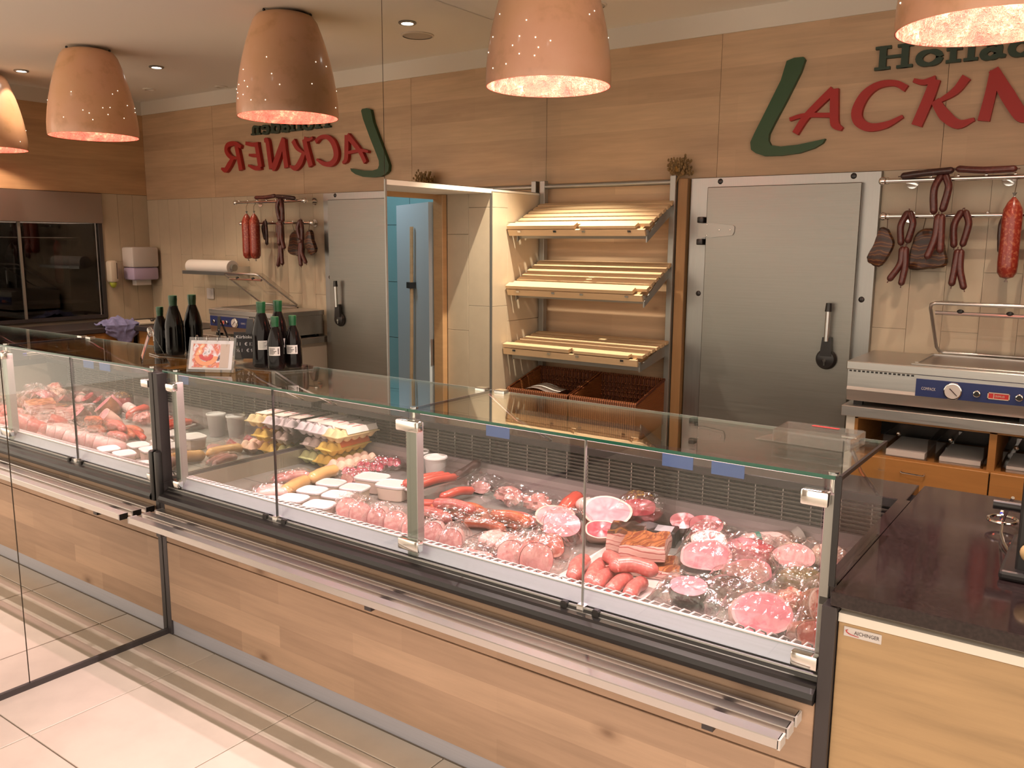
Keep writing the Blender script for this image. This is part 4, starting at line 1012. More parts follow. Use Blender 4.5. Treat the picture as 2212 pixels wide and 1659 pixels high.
# acrylic dividers between the goods
for xx, yb, zb_, yf, zf_ in ((1.90, .86, .80, .16, .66), (.985, .86, .79, .40, .70)):
    ob('divider', M().prism([(xx,yf,.601),(xx,yb,.601),(xx,yb,zb_),(xx,yf,zf_)], (.003,0,0)), MT['acryl'], ct)
for k, xx in enumerate((1.86, 2.05, 1.05)):
    ob('price_sleeve', M().box(xx, xx+.12, .822, .8255, .852, .90), plain('blue_sleeve', (.06,.14,.36), .25), ct) if k < 3 else None

# ---------------------------------------------------------------- service counter on the right
sv = thing('service_counter', 'plain oak service counter with black granite top at the right', 'counter', (3.3, .5, 0))
ob('front_panel', M().box(2.718, 3.95, -.022, 0, .062, .797, .0015), MT['oak_cab'], sv)
ob('edge_strip', M().box(2.718, 3.95, -.026, 0, .799, .820), MT['fascia'], sv)
ob('kick_plate', M().box(2.718, 3.95, -.014, 0, 0, .06), MT['alu_blue'], sv)
ob('carcass', M().box(2.718, 3.95, .001, 1.02, .0, .834), MT['oak_cab'], sv)
ob('granite_top', M().box(2.700, 3.97, -.038, 1.042, .835, .871, .0025), MT['granite'], sv)
pl = ob('maker_plate', M().box(2.731, 2.813, -.0245, -.022, .767, .790, .001), MT['white'], sv)
text('AICHINGER', .0125, (2.7545, -.0246, .7755), (1,0,0), (0,0,1), MT['redink2'] if 'redink2' in MT else MT['ink'], pl, squash=.83)
brush(mm := M(), [(2.7405,.7835),(2.7365,.7805),(2.744,.7745),(2.765,.7715)], [.0009,.0016,.0012,.0005], -.0252, -.0246)
ob('logo_swoosh', mm, MT['redink'], pl)

# pen and edge device on the granite top
pe = thing('pen', 'ballpoint pen with blue caps lying on the black granite', 'pen', (2.944, .88, .871))
ob('barrel', M().tube([(2.9415,.935,.8755),(2.9462,.833,.8755)], .0042, 10), MT['cream'], pe, True)
ob('cap', M().tube([(2.9405,.951,.8755),(2.9417,.928,.8755)], .0052, 10), plain('pen_blue', (.03,.05,.50), .3), pe, True)
ob('tip', M().tube([(2.9460,.838,.8755),(2.9468,.815,.8755)], [.005,.003], 10), bpy.data.materials['pen_blue'], pe, True)
dv = thing('counter_scale', 'black upright device with chrome ring at the right picture edge', 'scale', (3.07, .34, .871))
ob('column', M().box(3.030, 3.115, .30, .40, .871, 1.36, .006), MT['black'], dv)
ob('base', M().box(3.00, 3.36, .27, .60, .871, .895, .008), MT['black'], dv)
ob('roller', M().tube([(2.955,.50,.992),(3.12,.50,.992)], .013, 14), MT['black'], dv, True)
ob('ring_rod', M().tube([(2.992,.56,1.0),(2.966,.655,.905)], .0045, 8), MT['chrome'], dv, True)
rp = [(2.962+.036*math.cos(2*PI*k/24), .70+.040*math.sin(2*PI*k/24), .897) for k in range(24)]
ob('ring', M().tube(rp, .005, 8, closed=True), MT['chrome'], dv, True)
ob('ring_foot', M().tube([(2.966,.66,.895),(2.97,.60,.888),(2.985,.53,.882),(3.01,.45,.878)], .004, 8), MT['chrome'], dv, True)
ob('knob', M().sphere((3.062,.285,.945), (.024,.02,.024), 14, 10), plain('yellow_knob', (.72,.50,.24), .4), dv, True)

# ---------------------------------------------------------------- things on the glass top
ZG = 1.1345
tr = tag(ob('acrylic_tray', M().prism([(.165,.235,ZG),(.33,.205,ZG),(.455,.235,ZG),(.515,.36,ZG),(.44,.43,ZG),(.25,.435,ZG),(.165,.40,ZG)], (0,0,.005)), MT['acryl']), 'clear wavy acrylic sheet under the bottles on the glass top', 'tray')
ZP = ZG+.0055
def bottle(x, y, big, lbl):
    s = 1.0 if big else .80; r = .041 if big else .0345
    t = thing('oil_bottle', lbl, 'bottle', (x, y, ZP), 'dark oil bottles on the glass top')
    H = .268 if big else .213; b = H-.024
    prof = [(0,0),(r*.86,0),(r*.98,.006),(r,.02),(r,.42*b),(r*.97,.47*b),(r*1.0,.52*b),(r*.95,.60*b),(r*.72,.76*b),(r*.48,.88*b),(r*.36,.93*b),(r*.34,b)]
    ob('glass_body', M().lathe(prof, (x,y,ZP), 28), MT['bottle'], t, True)
    ob('cap', M().lathe([(r*.34,.90*b),(r*.40,.90*b),(r*.44,b),(r*.46,b+.004),(r*.46,H-.001),(r*.40,H),(0,H)], (x,y,ZP), 20), MT['cap'], t, True)
    a0 = math.atan2(CAM_LOC.y-y, CAM_LOC.x-x)+(.25 if big else -.2); rl = r+.0006; z0, z1 = (.075, .112) if big else (.058, .094)
    lm = M().grid(lambda i, j: (x+rl*math.cos(a0+(i-.5)*1.35), y+rl*math.sin(a0+(i-.5)*1.35), ZP+z0+(z1-z0)*j), 10, 1)
    lb_ = ob('paper_label', lm, MT['paper'], t, True)
    rl += .0006; mm = M()
    for k in range(5):
        zz = ZP+z0+.006+k*(z1-z0-.010)/5
        mm.grid(lambda i, j: (x+rl*math.cos(a0-.55+(.5+.3*((k*7)%3)/2)*i), y+rl*math.sin(a0-.55+(.5+.3*((k*7)%3)/2)*i), zz+.0022*j), 5, 1)
    mm.grid(lambda i, j: (x+rl*math.cos(a0+.42+.1*i), y+rl*math.sin(a0+.42+.1*i), ZP+z0+.006+(z1-z0-.012)*j), 2, 1)
    ob('label_print', mm, MT['alu_grey'] if big else MT['ink'], lb_)
bottle(.308, .276, True, 'tall dark oil bottle with green cap, front one of the two tall ones')
bottle(.300, .368, True, 'tall dark oil bottle with green cap, half hidden behind the others')
bottle(.402, .268, False, 'short dark oil bottle with green cap, standing in front')
bottle(.412, .350, False, 'short dark oil bottle with green cap, at the outer side of the group')

# flip photo stand
e1 = Vector((.185, .105, 0)).normalized(); n1 = Vector((e1.y, -e1.x, 0))
ps = thing('photo_stand', 'clear flip photo stand showing a picture of sausages', 'stand', (.245, .06, ZG))
o0 = Vector((.160, .014, ZG))
def fp(a, d, z): return o0+e1*a-n1*d+Vector((0,0,z))
def slab(a0, a1, d0, z0, d1, z1, t):
    p = [fp(a0,d0,z0), fp(a1,d0,z0), fp(a1,d1,z1), fp(a0,d1,z1)]
    nn = (p[1]-p[0]).cross(p[3]-p[0]).normalized()
    return M().prism(p, -nn*t)
ob('front_sheet', slab(0, .196, .004, .002, .048, .135, .0015), MT['acryl'], ps)
ob('back_sheet', slab(0, .196, .112, .002, .052, .135, .0015), MT['acryl'], ps)
ob('foot_sheet', slab(0, .196, .004, .001, .112, .0015, .001), MT['acryl'], ps)
pgm = plain('white_page', (.80,.77,.80), .4)
pg = ob('page', slab(.008, .186, .0075, .012, .0445, .123, .001), pgm, ps)
def photo_mat():
    m, nt, b = nm('sausage_photo'); v = objcoord(nt, (1,1,1))
    n = noisetex(nt, v, 26, 3); col = ramp(nt, n, [(.30,(.10,.07,.10)),(.40,(.80,.78,.82)),(.50,(.62,.16,.12)),(.60,(.85,.46,.25)),(.70,(.85,.80,.80))])
    nt.links.new(col, b.inputs['Base Color']); b.inputs['Roughness'].default_value = .3; return m
def inner(a0, a1, s0, s1, off, mat, nm_):
    d = lambda s: .0075+(.0445-.0075)*s; z = lambda s: .012+(.123-.012)*s
    p = [fp(a0,d(s0),z(s0)), fp(a1,d(s0),z(s0)), fp(a1,d(s1),z(s1)), fp(a0,d(s1),z(s1))]
    nn = (p[1]-p[0]).cross(p[3]-p[0]).normalized()
    return ob(nm_, M().add([q+nn*off for q in p], [(0,1,2,3)]), mat, pg)
inner(.135, .172, .06, .88, .0012, plain('tan_page_area', (.52,.42,.36), .5), 'tan_field')
inner(.020, .135, .06, .88, .0012, photo_mat(), 'photo')
def arc(cx, cs, r, w, a0, a1, off, mat, nm_):
    d = lambda s: .0075+(.0445-.0075)*s; z = lambda s: .012+(.123-.012)*s
    P = []
    for k in range(13):
        th = a0+(a1-a0)*k/12; P.append((cx+r*math.cos(th), cs+r*.9/.115*math.sin(th)*.9))
    m = M()
    for k in range(12):
        q = []
        for (a, s), rr_ in ((P[k],-1), (P[k+1],-1), (P[k+1],1), (P[k],1)):
            da, ds = (a-cx), (s-cs); q.append((a+da/r*w*rr_, s+ds/ (r*7)*w*7*rr_))
        p = [fp(a, d(s), z(s)) for a, s in q]; nn = (p[1]-p[0]).cross(p[3]-p[0]); nn = nn.normalized() if nn.length else Vector((0,0,1))
        if nn.dot(n1) < 0: nn = -nn
        m.add([t_+nn*off for t_ in p], [(0,1,2,3)])
    return ob(nm_, m, mat, pg)
arc(.078, .47, .040, .010, PI*1.02, PI*1.98, .002, plain('photo_orange', (.82,.36,.20), .4), 'printed_sausage')
arc(.078, .50, .022, .008, PI*1.0, PI*2.0, .0024, plain('photo_red', (.60,.10,.10), .4), 'printed_sausage')
for a in (.03, .075, .12, .165):
    c = fp(a, .050, .130)
    ob('ring', M().tube([c+Vector((0,0,.013*math.cos(2*PI*k/14)))+n1*(.011*math.sin(2*PI*k/14)) for k in range(14)], .0013, 6, closed=True), MT['chrome'], ps, True)

# chalk price board
cbx = thing('chalk_board', 'small black chalk price board on a peg behind the photo stand', 'sign', (.11, .36, ZG))
e2 = Vector((.80, .60, 0)).normalized(); n2 = Vector((e2.y, -e2.x, 0))
b0_ = Vector((.055, .325, ZG))
def bp_(a, d, z): return b0_+e2*a-n2*d+Vector((0,0,z))
def bslab(a0, a1, d0, d1, z0, z1): 
    return M().add([bp_(a0,d0,z0),bp_(a1,d0,z0),bp_(a1,d1,z0),bp_(a0,d1,z0),bp_(a0,d0,z1),bp_(a1,d0,z1),bp_(a1,d1,z1),bp_(a0,d1,z1)], [(3,2,1,0),(4,5,6,7),(0,1,5,4),(1,2,6,5),(2,3,7,6),(3,0,4,7)])
ob('slate', bslab(0, .15, 0, .006, .012, .128), MT['slate'], cbx)
ob('clip_peg', M().prism([bp_(.052,-.004,.120), bp_(.092,-.004,.120), bp_(.084,.0,.185), bp_(.060,.0,.185)], -n2*.012), MT['black'], cbx)
ob('foot', bslab(.04, .11, -.012, .05, 0, .012), MT['oak_z'], cbx)
ob('back_leg', M().tube([bp_(.075,.01,.17), bp_(.045,.07,.004)], .004, 6).tube([bp_(.075,.01,.17), bp_(.105,.07,.004)], .004, 6), MT['black'], cbx)
for s, z, sz in (('Kürbiskernöl', .101, .020), ('1 l   € 17,-', .070, .020), ('½ l   € 9,-', .042, .020)):
    text(s, sz, bp_(.008, -.0006, z), e2, (0.06*e2.x,.06*e2.y,1), MT['chalk'], cbx, 'chalk_writing')

# acrylic stand at the right end
st_ = thing('acrylic_stand', 'clear acrylic display riser lying on the right end of the glass top', 'stand', (2.53, .33, ZG))
ob('base_sheet', M().prism([(2.405,.245,ZG),(2.640,.235,ZG),(2.668,.385,ZG),(2.440,.400,ZG)], (0,0,.003)), MT['acryl'], st_)
ob('raised_sheet', M().prism([(2.455,.235,ZG+.032),(2.655,.228,ZG+.032),(2.663,.345,ZG+.036),(2.458,.352,ZG+.036)], (0,0,.003)), MT['acryl'], st_)
ob('riser', M().prism([(2.458,.352,ZG+.003),(2.663,.345,ZG+.003),(2.663,.345,ZG+.036),(2.458,.352,ZG+.036)], (0,.003,0)).prism([(2.455,.235,ZG+.003),(2.458,.352,ZG+.003),(2.458,.352,ZG+.036),(2.455,.235,ZG+.033)], (.003,0,0)).prism([(2.653,.228,ZG+.003),(2.660,.345,ZG+.003),(2.660,.345,ZG+.036),(2.652,.228,ZG+.033)], (.003,0,0)), MT['acryl'], st_)
ob('red_print', M().prism([(2.53,.320,ZG+.0395),(2.60,.316,ZG+.0395),(2.603,.328,ZG+.0395),(2.533,.332,ZG+.0395)], (0,0,.0004)), MT['redink'], st_)
# ================================================================ GOODS IN THE WELL
ZD = .600
def pose(x, y, z, az=0, el=0, roll_=0):
    return Matrix.Translation((x, y, z)) @ Matrix.Rotation(az, 4, 'Z') @ Matrix.Rotation(el, 4, 'Y') @ Matrix.Rotation(roll_, 4, 'X')
def outline(rx, rz, n=28, p=2.3, wob=.05, seed=0):
    P = []
    for k in range(n):
        th = 2*PI*k/n; c, s = math.cos(th), math.sin(th)
        q = (abs(c)**p+abs(s)**p)**(-1/p)*(1+wob*noise.noise(Vector((c*1.3+seed, s*1.3, seed*.37))))
        P.append((rx*q*c, rz*q*s))
    return P
def face_frame(x, y, z, az, el):
    """local +X is the cut-face normal; az 0 looks to -y (the customer); el tilts the face up"""
    d = Vector((math.sin(az)*math.cos(el), -math.cos(az)*math.cos(el), math.sin(el)))
    s = Vector((math.cos(az), math.sin(az), 0)); u = s.cross(-d)
    if u.z < 0: u = -u
    return Matrix(((d.x,s.x,u.x,x),(d.y,s.y,u.y,y),(d.z,s.z,u.z,z),(0,0,0,1)))
def chunk(name, label, cat, x, y, z, rx, rz, depth, az, el, face, rind, rim=None, group=None, p=2.3, wob=.06, seed=0, taper=.75, bag=None):
    """a cut piece of meat: cut face, optional fat rim, rind body"""
    t = thing(name, label, cat, (x, y, max(ZD, z-rz)), group)
    F = face_frame(x, y, z, az, el); O = outline(rx, rz, 28, p, wob, seed); n = len(O)
    k0 = .90 if rim else .975
    fm = M(); vs = [Vector((.0015+.002*noise.noise(Vector((a*20,b*20,seed))), a*k0*s, b*k0*s)) for s in (1.0,.66,.33) for a, b in O]+[Vector((.002,0,0))]
    fs = [(i+n*r_, (i+1)%n+n*r_, (i+1)%n+n*(r_+1), i+n*(r_+1)) for r_ in range(2) for i in range(n)]+[(i+2*n, (i+1)%n+2*n, 3*n) for i in range(n)]
    fm.add(vs, fs).xf(F); ob('cut_face', fm, face, t, True)
    if rim:
        rmn = M().add([Vector((.0015,a*s,b*s)) for s in (1.0,k0) for a, b in O], [(i,(i+1)%n,n+(i+1)%n,n+i) for i in range(n)]).xf(F); ob('fat_rim', rmn, rim, t, True)
    secs = [(0,1.0),(-.25,1.03),(-.55,.98),(-.8,taper+.08),(-.95,taper*.7),(-1.0,taper*.35)]
    bv = []; 
    for sx, sc in secs:
        for i, (a, b) in enumerate(O):
            w = 1+.05*noise.noise(Vector((a*12,b*12,sx*3+seed))) if sx < 0 else 1
            bv.append(Vector((sx*depth, a*sc*w, b*sc*w)))
    bf = [(q*n+i, (q+1)*n+i, (q+1)*n+(i+1)%n, q*n+(i+1)%n) for q in range(len(secs)-1) for i in range(n)]+[tuple((len(secs)-1)*n+i for i in range(n))]
    if not rim: pass
    bm_ = M().add(bv, bf).xf(F)
    bm_.v = [Vector((q.x, q.y, max(q.z, ZD+.001))) for q in bm_.v]
    ob('rind', bm_, rind, t, True)
    if bag: bagpart(t, x+bag[0], y+bag[1], z+bag[2], bag[3]*.92, bag[4]*.92, bag[5], bag[6] if len(bag) > 6 else 0, seed)
    return t
def pillow(x, y, z, lx, ly, h, az=0, seed=0, amp=.35, nu=22, nv=18):
    m = M()
    def fn(sign):
        def g(i, j):
            a, b = 2*i-1, 2*j-1
            e = max(0, (1-a**4))*max(0, (1-b**4))
            w = noise.noise(Vector((a*2.6+seed, b*2.6, seed*.5)))*.7-abs(noise.noise(Vector((a*6+seed, b*6, 2))))*.9+noise.noise(Vector((a*23+seed, b*23, 5)))*.35
            zz = sign*h*(e**.5)*(1+amp*w)+.006*noise.noise(Vector((a*6,b*6,seed+4)))
            return Vector((a*lx*(1+.05*noise.noise(Vector((b*4,seed,1)))), b*ly*(1+.05*noise.noise(Vector((a*4,seed,2)))), zz))
        return g
    m.grid(fn(1), nu, nv); m.grid(fn(-1), nu, nv)
    m.xf(pose(x, y, z, az)); m.v = [Vector((q.x, q.y, max(q.z, ZD+.0015))) for q in m.v]; return m
def bagpart(t, x, y, z, lx, ly, h, az=0, seed=0):
    o = ob('vacuum_bag', pillow(x, y, z, lx, ly, h, az, seed), MT['film'], t); return o
def flap(t, pts, seed=0):
    """a stiff crumpled corner of film"""
    p = [Vector(q) for q in pts]
    m = M().grid(lambda i, j: (p[0]*(1-i)+p[1]*i)*(1-j)+(p[3]*(1-i)+p[2]*i)*j+Vector((.012*noise.noise(Vector((i*5,j*5,seed))), .012*noise.noise(Vector((i*5,j*5,seed+9))), .012*noise.noise(Vector((i*4,j*4,seed+3))))), 10, 8)
    return ob('film_flap', m, MT['film'], t)
def wurst(label, pts, r, mat, group=None, n=12): return sausage(label, pts, r, mat, group, n=n)

# --- egg cartons (long axis into the counter)
def carton(x, y, z, mat, lbl, label_mat=None, n=5, rot=0, side_print=None):
    Lc, Wc, H = .048*n+.012, .106, .066
    t = thing('egg_carton', lbl, 'egg carton', (x, y, z), 'egg cartons stacked in the counter')
    X = pose(x, y, z, rot)
    def dome(i, j, up):
        yy = (i-.5)*Lc; xx = (j-.5)*Wc
        cy_ = (yy/Lc+.5)*n; cx_ = (xx/Wc+.5)*2
        d = (abs(math.sin(PI*cy_))**.7)*(abs(math.sin(PI*cx_))**.7)
        edge = min(1, min(i, 1-i)*14)*min(1, min(j, 1-j)*10)
        if up: return Vector((xx, yy, .034+edge*(.012+.020*d)))
        s = 1-.10*(1-edge)
        return Vector((xx*(.90+.10*(1-edge)), yy*(.95+.05*(1-edge)), .032-edge*(.010+.0215*d)))
    lid = ob('lid', M().grid(lambda i, j: dome(i, j, True), 30, 14).xf(X), mat, t, True)
    ob('tray', M().grid(lambda i, j: dome(i, j, False), 30, 14).xf(X), mat, t, True)
    ob('rim', M().box(-Wc/2-.003, Wc/2+.003, -Lc/2-.003, Lc/2+.003, .0305, .0345).xf(X), mat, t)
    if label_mat:
        lb_ = ob('paper_label', M().prism([(-.040,-Lc*.26,.0615),(.040,-Lc*.26,.0615),(.040,Lc*.47,.0615),(-.040,Lc*.47,.0615)], (0,0,.0035)).prism([(.040,-Lc*.26,.065),(.040,Lc*.47,.065),(.0545,Lc*.47,.040),(.0545,-Lc*.26,.040)], (.0015,0,.001)).xf(X), label_mat, t)
        if side_print:
            ob('label_print', M().box(.018, .026, -.01, .05, .0652, .0656).box(-.028, -.020, .0, .04, .0652, .0656).xf(X), MT['redink'], lb_)
            text(side_print, .012, X @ Vector((.0475,-.03,.049)), X.to_3x3() @ Vector((0,1,0)), X.to_3x3() @ Vector((-.5,0,.86)), MT['paper'] if label_mat is MT['orange'] else MT['redink'], lb_, 'label_print', .002)
ey = .80
carton(.085, ey, ZD, MT['egg_green'], 'green pulp egg carton at the bottom of the stack')
carton(.200, ey-.01, ZD, MT['egg_yellow'], 'bright yellow egg carton in the bottom row')
carton(.318, ey-.04, ZD, MT['egg_rose'], 'rosy beige egg carton at the outer end of the bottom row')
carton(.105, ey, ZD+.068, MT['egg_grey'], 'grey egg carton in the middle row of the stack')
carton(.235, ey-.02, ZD+.068, MT['egg_yellow'], 'yellow egg carton with an orange paper label, middle row', MT['orange'], side_print='EIER')
carton(.062, ey+.005, ZD+.136, MT['egg_lilac'], 'pale lilac egg carton nearest the mirror on top of the stack', MT['pinklabel'], side_print='EIER')
carton(.172, ey-.005, ZD+.136, MT['egg_lilac'], 'pale lilac egg carton between two others on top of the stack', MT['pinklabel'], side_print='EIER')
carton(.286, ey-.02, ZD+.136, MT['egg_cream'], 'cream egg carton with white label at the outer end of the top row', MT['pinklabel'], side_print='EIER', rot=-.06)

# --- plastic tubs and cups
def tub(x, y, z, lbl, w=.115, d=.092, h=.055, rot=.25, mat=None, sticker=False):
    t = thing('food_tub', lbl, 'tub', (x, y, z), 'white lidded tubs in the counter'); X = pose(x, y, z, rot)
    def ring(s, zz): return [Vector((a*s, b*s, zz)) for a, b in outline(w/2, d/2, 28, 4.5, 0)]
    def loft(secs, cap):
        vs = []; n = 28
        for s, zz in secs: vs += ring(s, zz)
        fs = [(k*n+i, k*n+(i+1)%n, (k+1)*n+(i+1)%n, (k+1)*n+i) for k in range(len(secs)-1) for i in range(n)]+[tuple(range(n-1,-1,-1)), tuple((len(secs)-1)*n+i for i in range(n))]
        return M().add(vs, fs)
    ob('cup', loft([(.80,0),(.86,.004),(.95,h*.9),(.96,h)], True).xf(X), mat or MT['cream'], t, .5)
    ob('lid', loft([(1.0,h-.004),(1.02,h-.002),(1.02,h+.004),(.97,h+.007),(.93,h+.005)], True).xf(X), MT['white'], t, .5)
    if sticker: ob('sticker', M().box(-.022, .022, -.014, .014, h+.0055, h+.0062).xf(X), MT['paper'], t)
def cup(x, y, lbl, r=.050, h=.122):
    t = thing('plastic_cup', lbl, 'cup', (x, y, ZD), 'white lidded cups in the counter')
    ob('cup', M().lathe([(0,.0),(r*.76,0),(r*.78,.004),(r*.97,h*.94),(r*1.0,h*.95),(r*1.0,h*.985)], (x,y,ZD+.001), 28), MT['white'], t, True)
    ob('lid', M().lathe([(r*1.02,h*.95),(r*1.05,h*.96),(r*1.05,h),(r*1.0,h+.003),(r*.94,h+.001),(r*.92,h-.004),(0,h-.004)], (x,y,ZD+.001), 28), MT['paper'], t, True)
tub(.600, .165, ZD, 'white tub at the front left corner of the tub cluster')
tub(.745, .170, ZD, 'white tub at the front right of the tub cluster')
tub(.575, .285, ZD, 'white tub in the middle row on the left of the tub cluster', sticker=True)
tub(.705, .300, ZD, 'white tub in the middle row on the right of the tub cluster')
tub(.555, .405, ZD, 'white tub at the back left of the tub cluster')
tub(.685, .415, ZD, 'white tub at the back right of the tub cluster')
tub(.640, .560, ZD, 'larger cream tub behind the tub cluster, on the left', .14, .11, .060, .2)
tub(.790, .535, ZD, 'larger cream tub behind the tub cluster, next to the steel post', .14, .11, .060, .2)
tub(.470, .175, ZD, 'flat white tray of spread at the foot of the tub cluster', .10, .08, .022, .3, MT['white'])
cup(.655, .835, 'tall white plastic cup, half hidden by the steel post')
cup(.785, .805, 'tall white plastic cup right of the steel post')

# --- packs at the left
def wpack(label, x, y, n, r, L, az, mat, group=None, spread=None, film_=True, cat='sausages'):
    t = thing('sausage_pack', label, cat, (x, y, ZD), group); s = spread or r*2.02
    for k in range(n):
        off = (k-(n-1)/2)*s; ca, sa = math.cos(az), math.sin(az)
        c = Vector((x-sa*off, y+ca*off, ZD+r+.002))
        sausage('', [c-Vector((ca*L/2,sa*L/2,0)), c+Vector((0,0,.006)), c+Vector((ca*L/2,sa*L/2,0))], r, mat, parent=t, name='link', n=12)
    if film_: bagpart(t, x, y, ZD+r+.004, L/2+r+.02, n*s/2+.014, r+.010, az, x*7)
    return t
wpack('two pale chicken sausages in film at the front left', .385, .235, 2, .024, .085, .9, MT['weiss'])
wurst('plump yellow liver sausage in front of the egg cartons', [(.425,.275,ZD+.030),(.40,.345,ZD+.033),(.375,.415,ZD+.030)], .029, MT['liverw'])
wurst('plump yellow liver sausage close against the egg cartons', [(.365,.475,ZD+.030),(.35,.545,ZD+.033),(.345,.61,ZD+.030)], .029, MT['liverw'])
wpack('pale pink sausage pack lying flat behind the chicken sausages', .25, .45, 2, .018, .13, 1.3, MT['pork'])
def slicepack(x, y, z, lbl, n=4, az=0.35):
    t = thing('sliced_sausage_pack', lbl, 'sausage pack', (x, y, z), 'packs of round red slices'); ca, sa = math.cos(az), math.sin(az)
    for k in range(n):
        o_ = (k-(n-1)/2)*.030
        X = Matrix.Translation((x+ca*o_, y+sa*o_, z+.027)) @ Matrix.Rotation(az, 4, 'Z') @ Matrix.Rotation(1.0, 4, 'X')
        ob('slice', M().tube([(0,0,-.010),(0,0,.010)], .021, 16).xf(X), MT['slice'], t, True)
        ob('casing', M().tube([(0,0,-.009),(0,0,.008)], .0222, 16, caps=False).xf(X), MT['weiss'], t, True)
    m = pillow(x, y, z+.027, .08, .045, .030, az, x*9)
    ob('vacuum_bag', m, MT['film'], t)
slicepack(.445, .655, ZD, 'pack of round red sausage slices nearest the tubs')
slicepack(.435, .755, ZD+.004, 'pack of round red sausage slices between the cartons and the cups')
slicepack(.455, .850, ZD+.010, 'pack of round red sausage slices farthest back beside the cups')
chunk('pork_pack', 'flat pink sliced meat pack in front of the red slices', 'meat pack', .47, .575, ZD+.022, .055, .020, .09, -.3, .5, MT['pork'], MT['pork'], None, None, 2.6, .1, 3, bag=(0,.04,0,.075,.06,.024))

# --- frankfurters on a white tray, behind the middle post
ft = thing('frankfurter_tray', 'slim tray of shiny red frankfurters right of the steel post', 'sausages', (.905, .62, ZD+.05))
ob('tray', M().prism([(.835,.525,ZD+.052),(.925,.505,ZD+.052),(.965,.72,ZD+.060),(.875,.74,ZD+.060)], (0,0,.006)), MT['white'], ft)
ob('tray_stand', M().box(.87, .93, .55, .70, ZD+.001, ZD+.053), MT['acryl'], ft)
for k in range(3):
    x0 = .858+.032*k
    sausage('', [(x0,.535,ZD+.077),(x0+.018,.625,ZD+.084),(x0+.04,.715,ZD+.080)], .0165, MT['frank'], parent=ft, name='link', n=12)
for k, (a, lb) in enumerate((([(1.00,.60,ZD+.030),(1.025,.665,ZD+.042),(1.035,.735,ZD+.030)], 'curved red frankfurter left over beside the tray'), ([(.955,.475,ZD+.024),(1.03,.50,ZD+.030),(1.11,.52,ZD+.024)], 'red frankfurter lying crosswise below the tray'))):
    wurst(lb, a, .018, MT['frank'])
wurst('dark purple blood sausage end sticking up at the back', [(.865,.855,ZD+.04),(.90,.89,ZD+.065),(.935,.905,ZD+.095)], .021, MT['rind_dark'])
t = chunk('meat_pack', 'crumpled film pack glinting behind the frankfurter tray', 'meat pack', 1.04, .80, ZD+.030, .045, .028, .10, .2, .5, MT['pork'], MT['rind_dark'], None, None, 2.3, .1, 5, bag=(0,.03,.01,.085,.075,.036))
flap(t, [(.97,.76,ZD+.04),(1.07,.74,ZD+.04),(1.06,.79,ZD+.12),(.985,.80,ZD+.10)], 4)

# --- front row of pressed sausage ends in film
gP = 'pressed sausage ends along the front'
row = [(.845,.215),(.930,.205),(1.020,.200),(1.110,.200),(1.205,.195),(1.30,.190),(1.385,.185)]
names = ['nearest the tubs','second from the tubs','third from the tubs','left of the steel post','just behind the steel post','right of the steel post','last before the white sausages']
for k, ((x, y), nmn) in enumerate(zip(row, names)):
    chunk('pressed_sausage', 'pale pressed sausage end in film, '+nmn, 'sausage', x, y, ZD+.046+.004*math.sin(k*3), .041+.003*math.sin(k*2.1), .044, .10, .62+.22*math.sin(k*2), .26+.08*math.cos(k*1.7), MT['pate'], MT['weiss'], None, gP, 2.2, .06, k+1, .8, bag=(-.012,.030,.0,.050,.072,.052,.3))
# white sausages
wpack('pack of four white sausages side by side near the front', 1.50, .335, 4, .0205, .075, 1.45, MT['weiss'])
chunk('sausage_slab', 'flat pale pink sliced sausage pack at the front edge', 'sausage', 1.475, .195, ZD+.016, .075, .014, .10, .25, .7, MT['pate'], MT['pate'], None, None, 3.5, .05, 11, bag=(0,.03,0,.10,.07,.018))
# paprika sausages, fresh
gS = 'orange fresh sausages in the middle of the counter'
ps_ = [([(1.03,.42,.03),(1.10,.43,.034),(1.17,.42,.03)],'lying foremost left'),([(1.06,.475,.03),(1.13,.49,.036),(1.21,.48,.03)],'second in the left pile'),
 ([(1.10,.545,.03),(1.18,.56,.036),(1.25,.545,.03)],'at the back of the left pile'),([(1.10,.45,.066),(1.17,.47,.070),(1.25,.465,.066)],'on top of the left pile'),
 ([(1.27,.43,.03),(1.34,.45,.034),(1.41,.44,.03)],'in the gap between both piles'),([(1.30,.50,.03),(1.37,.52,.036),(1.44,.50,.03)],'second in the right pile'),
 ([(1.33,.57,.03),(1.40,.585,.034),(1.46,.57,.03)],'at the back of the right pile'),([(1.36,.47,.064),(1.43,.49,.068),(1.50,.475,.062)],'on top of the right pile')]
for k, (p, w) in enumerate(ps_):
    wurst('orange paprika sausage '+w, [(a, b, ZD-.008+c) for a, b, c in p], .0215, MT['paprika'] if k % 3 else MT['raw'], gS)
for k, (x, y) in enumerate(((1.265,.36), (1.42,.40))):
    t = thing('film_wrap', 'clear crumpled film lying over the orange sausages, %s piece' % ('left','right')[k], 'film', (x, y, ZD+.05)); bagpart(t, x, y+.04, ZD+.066, .12, .07, .014, .2, 20+k)
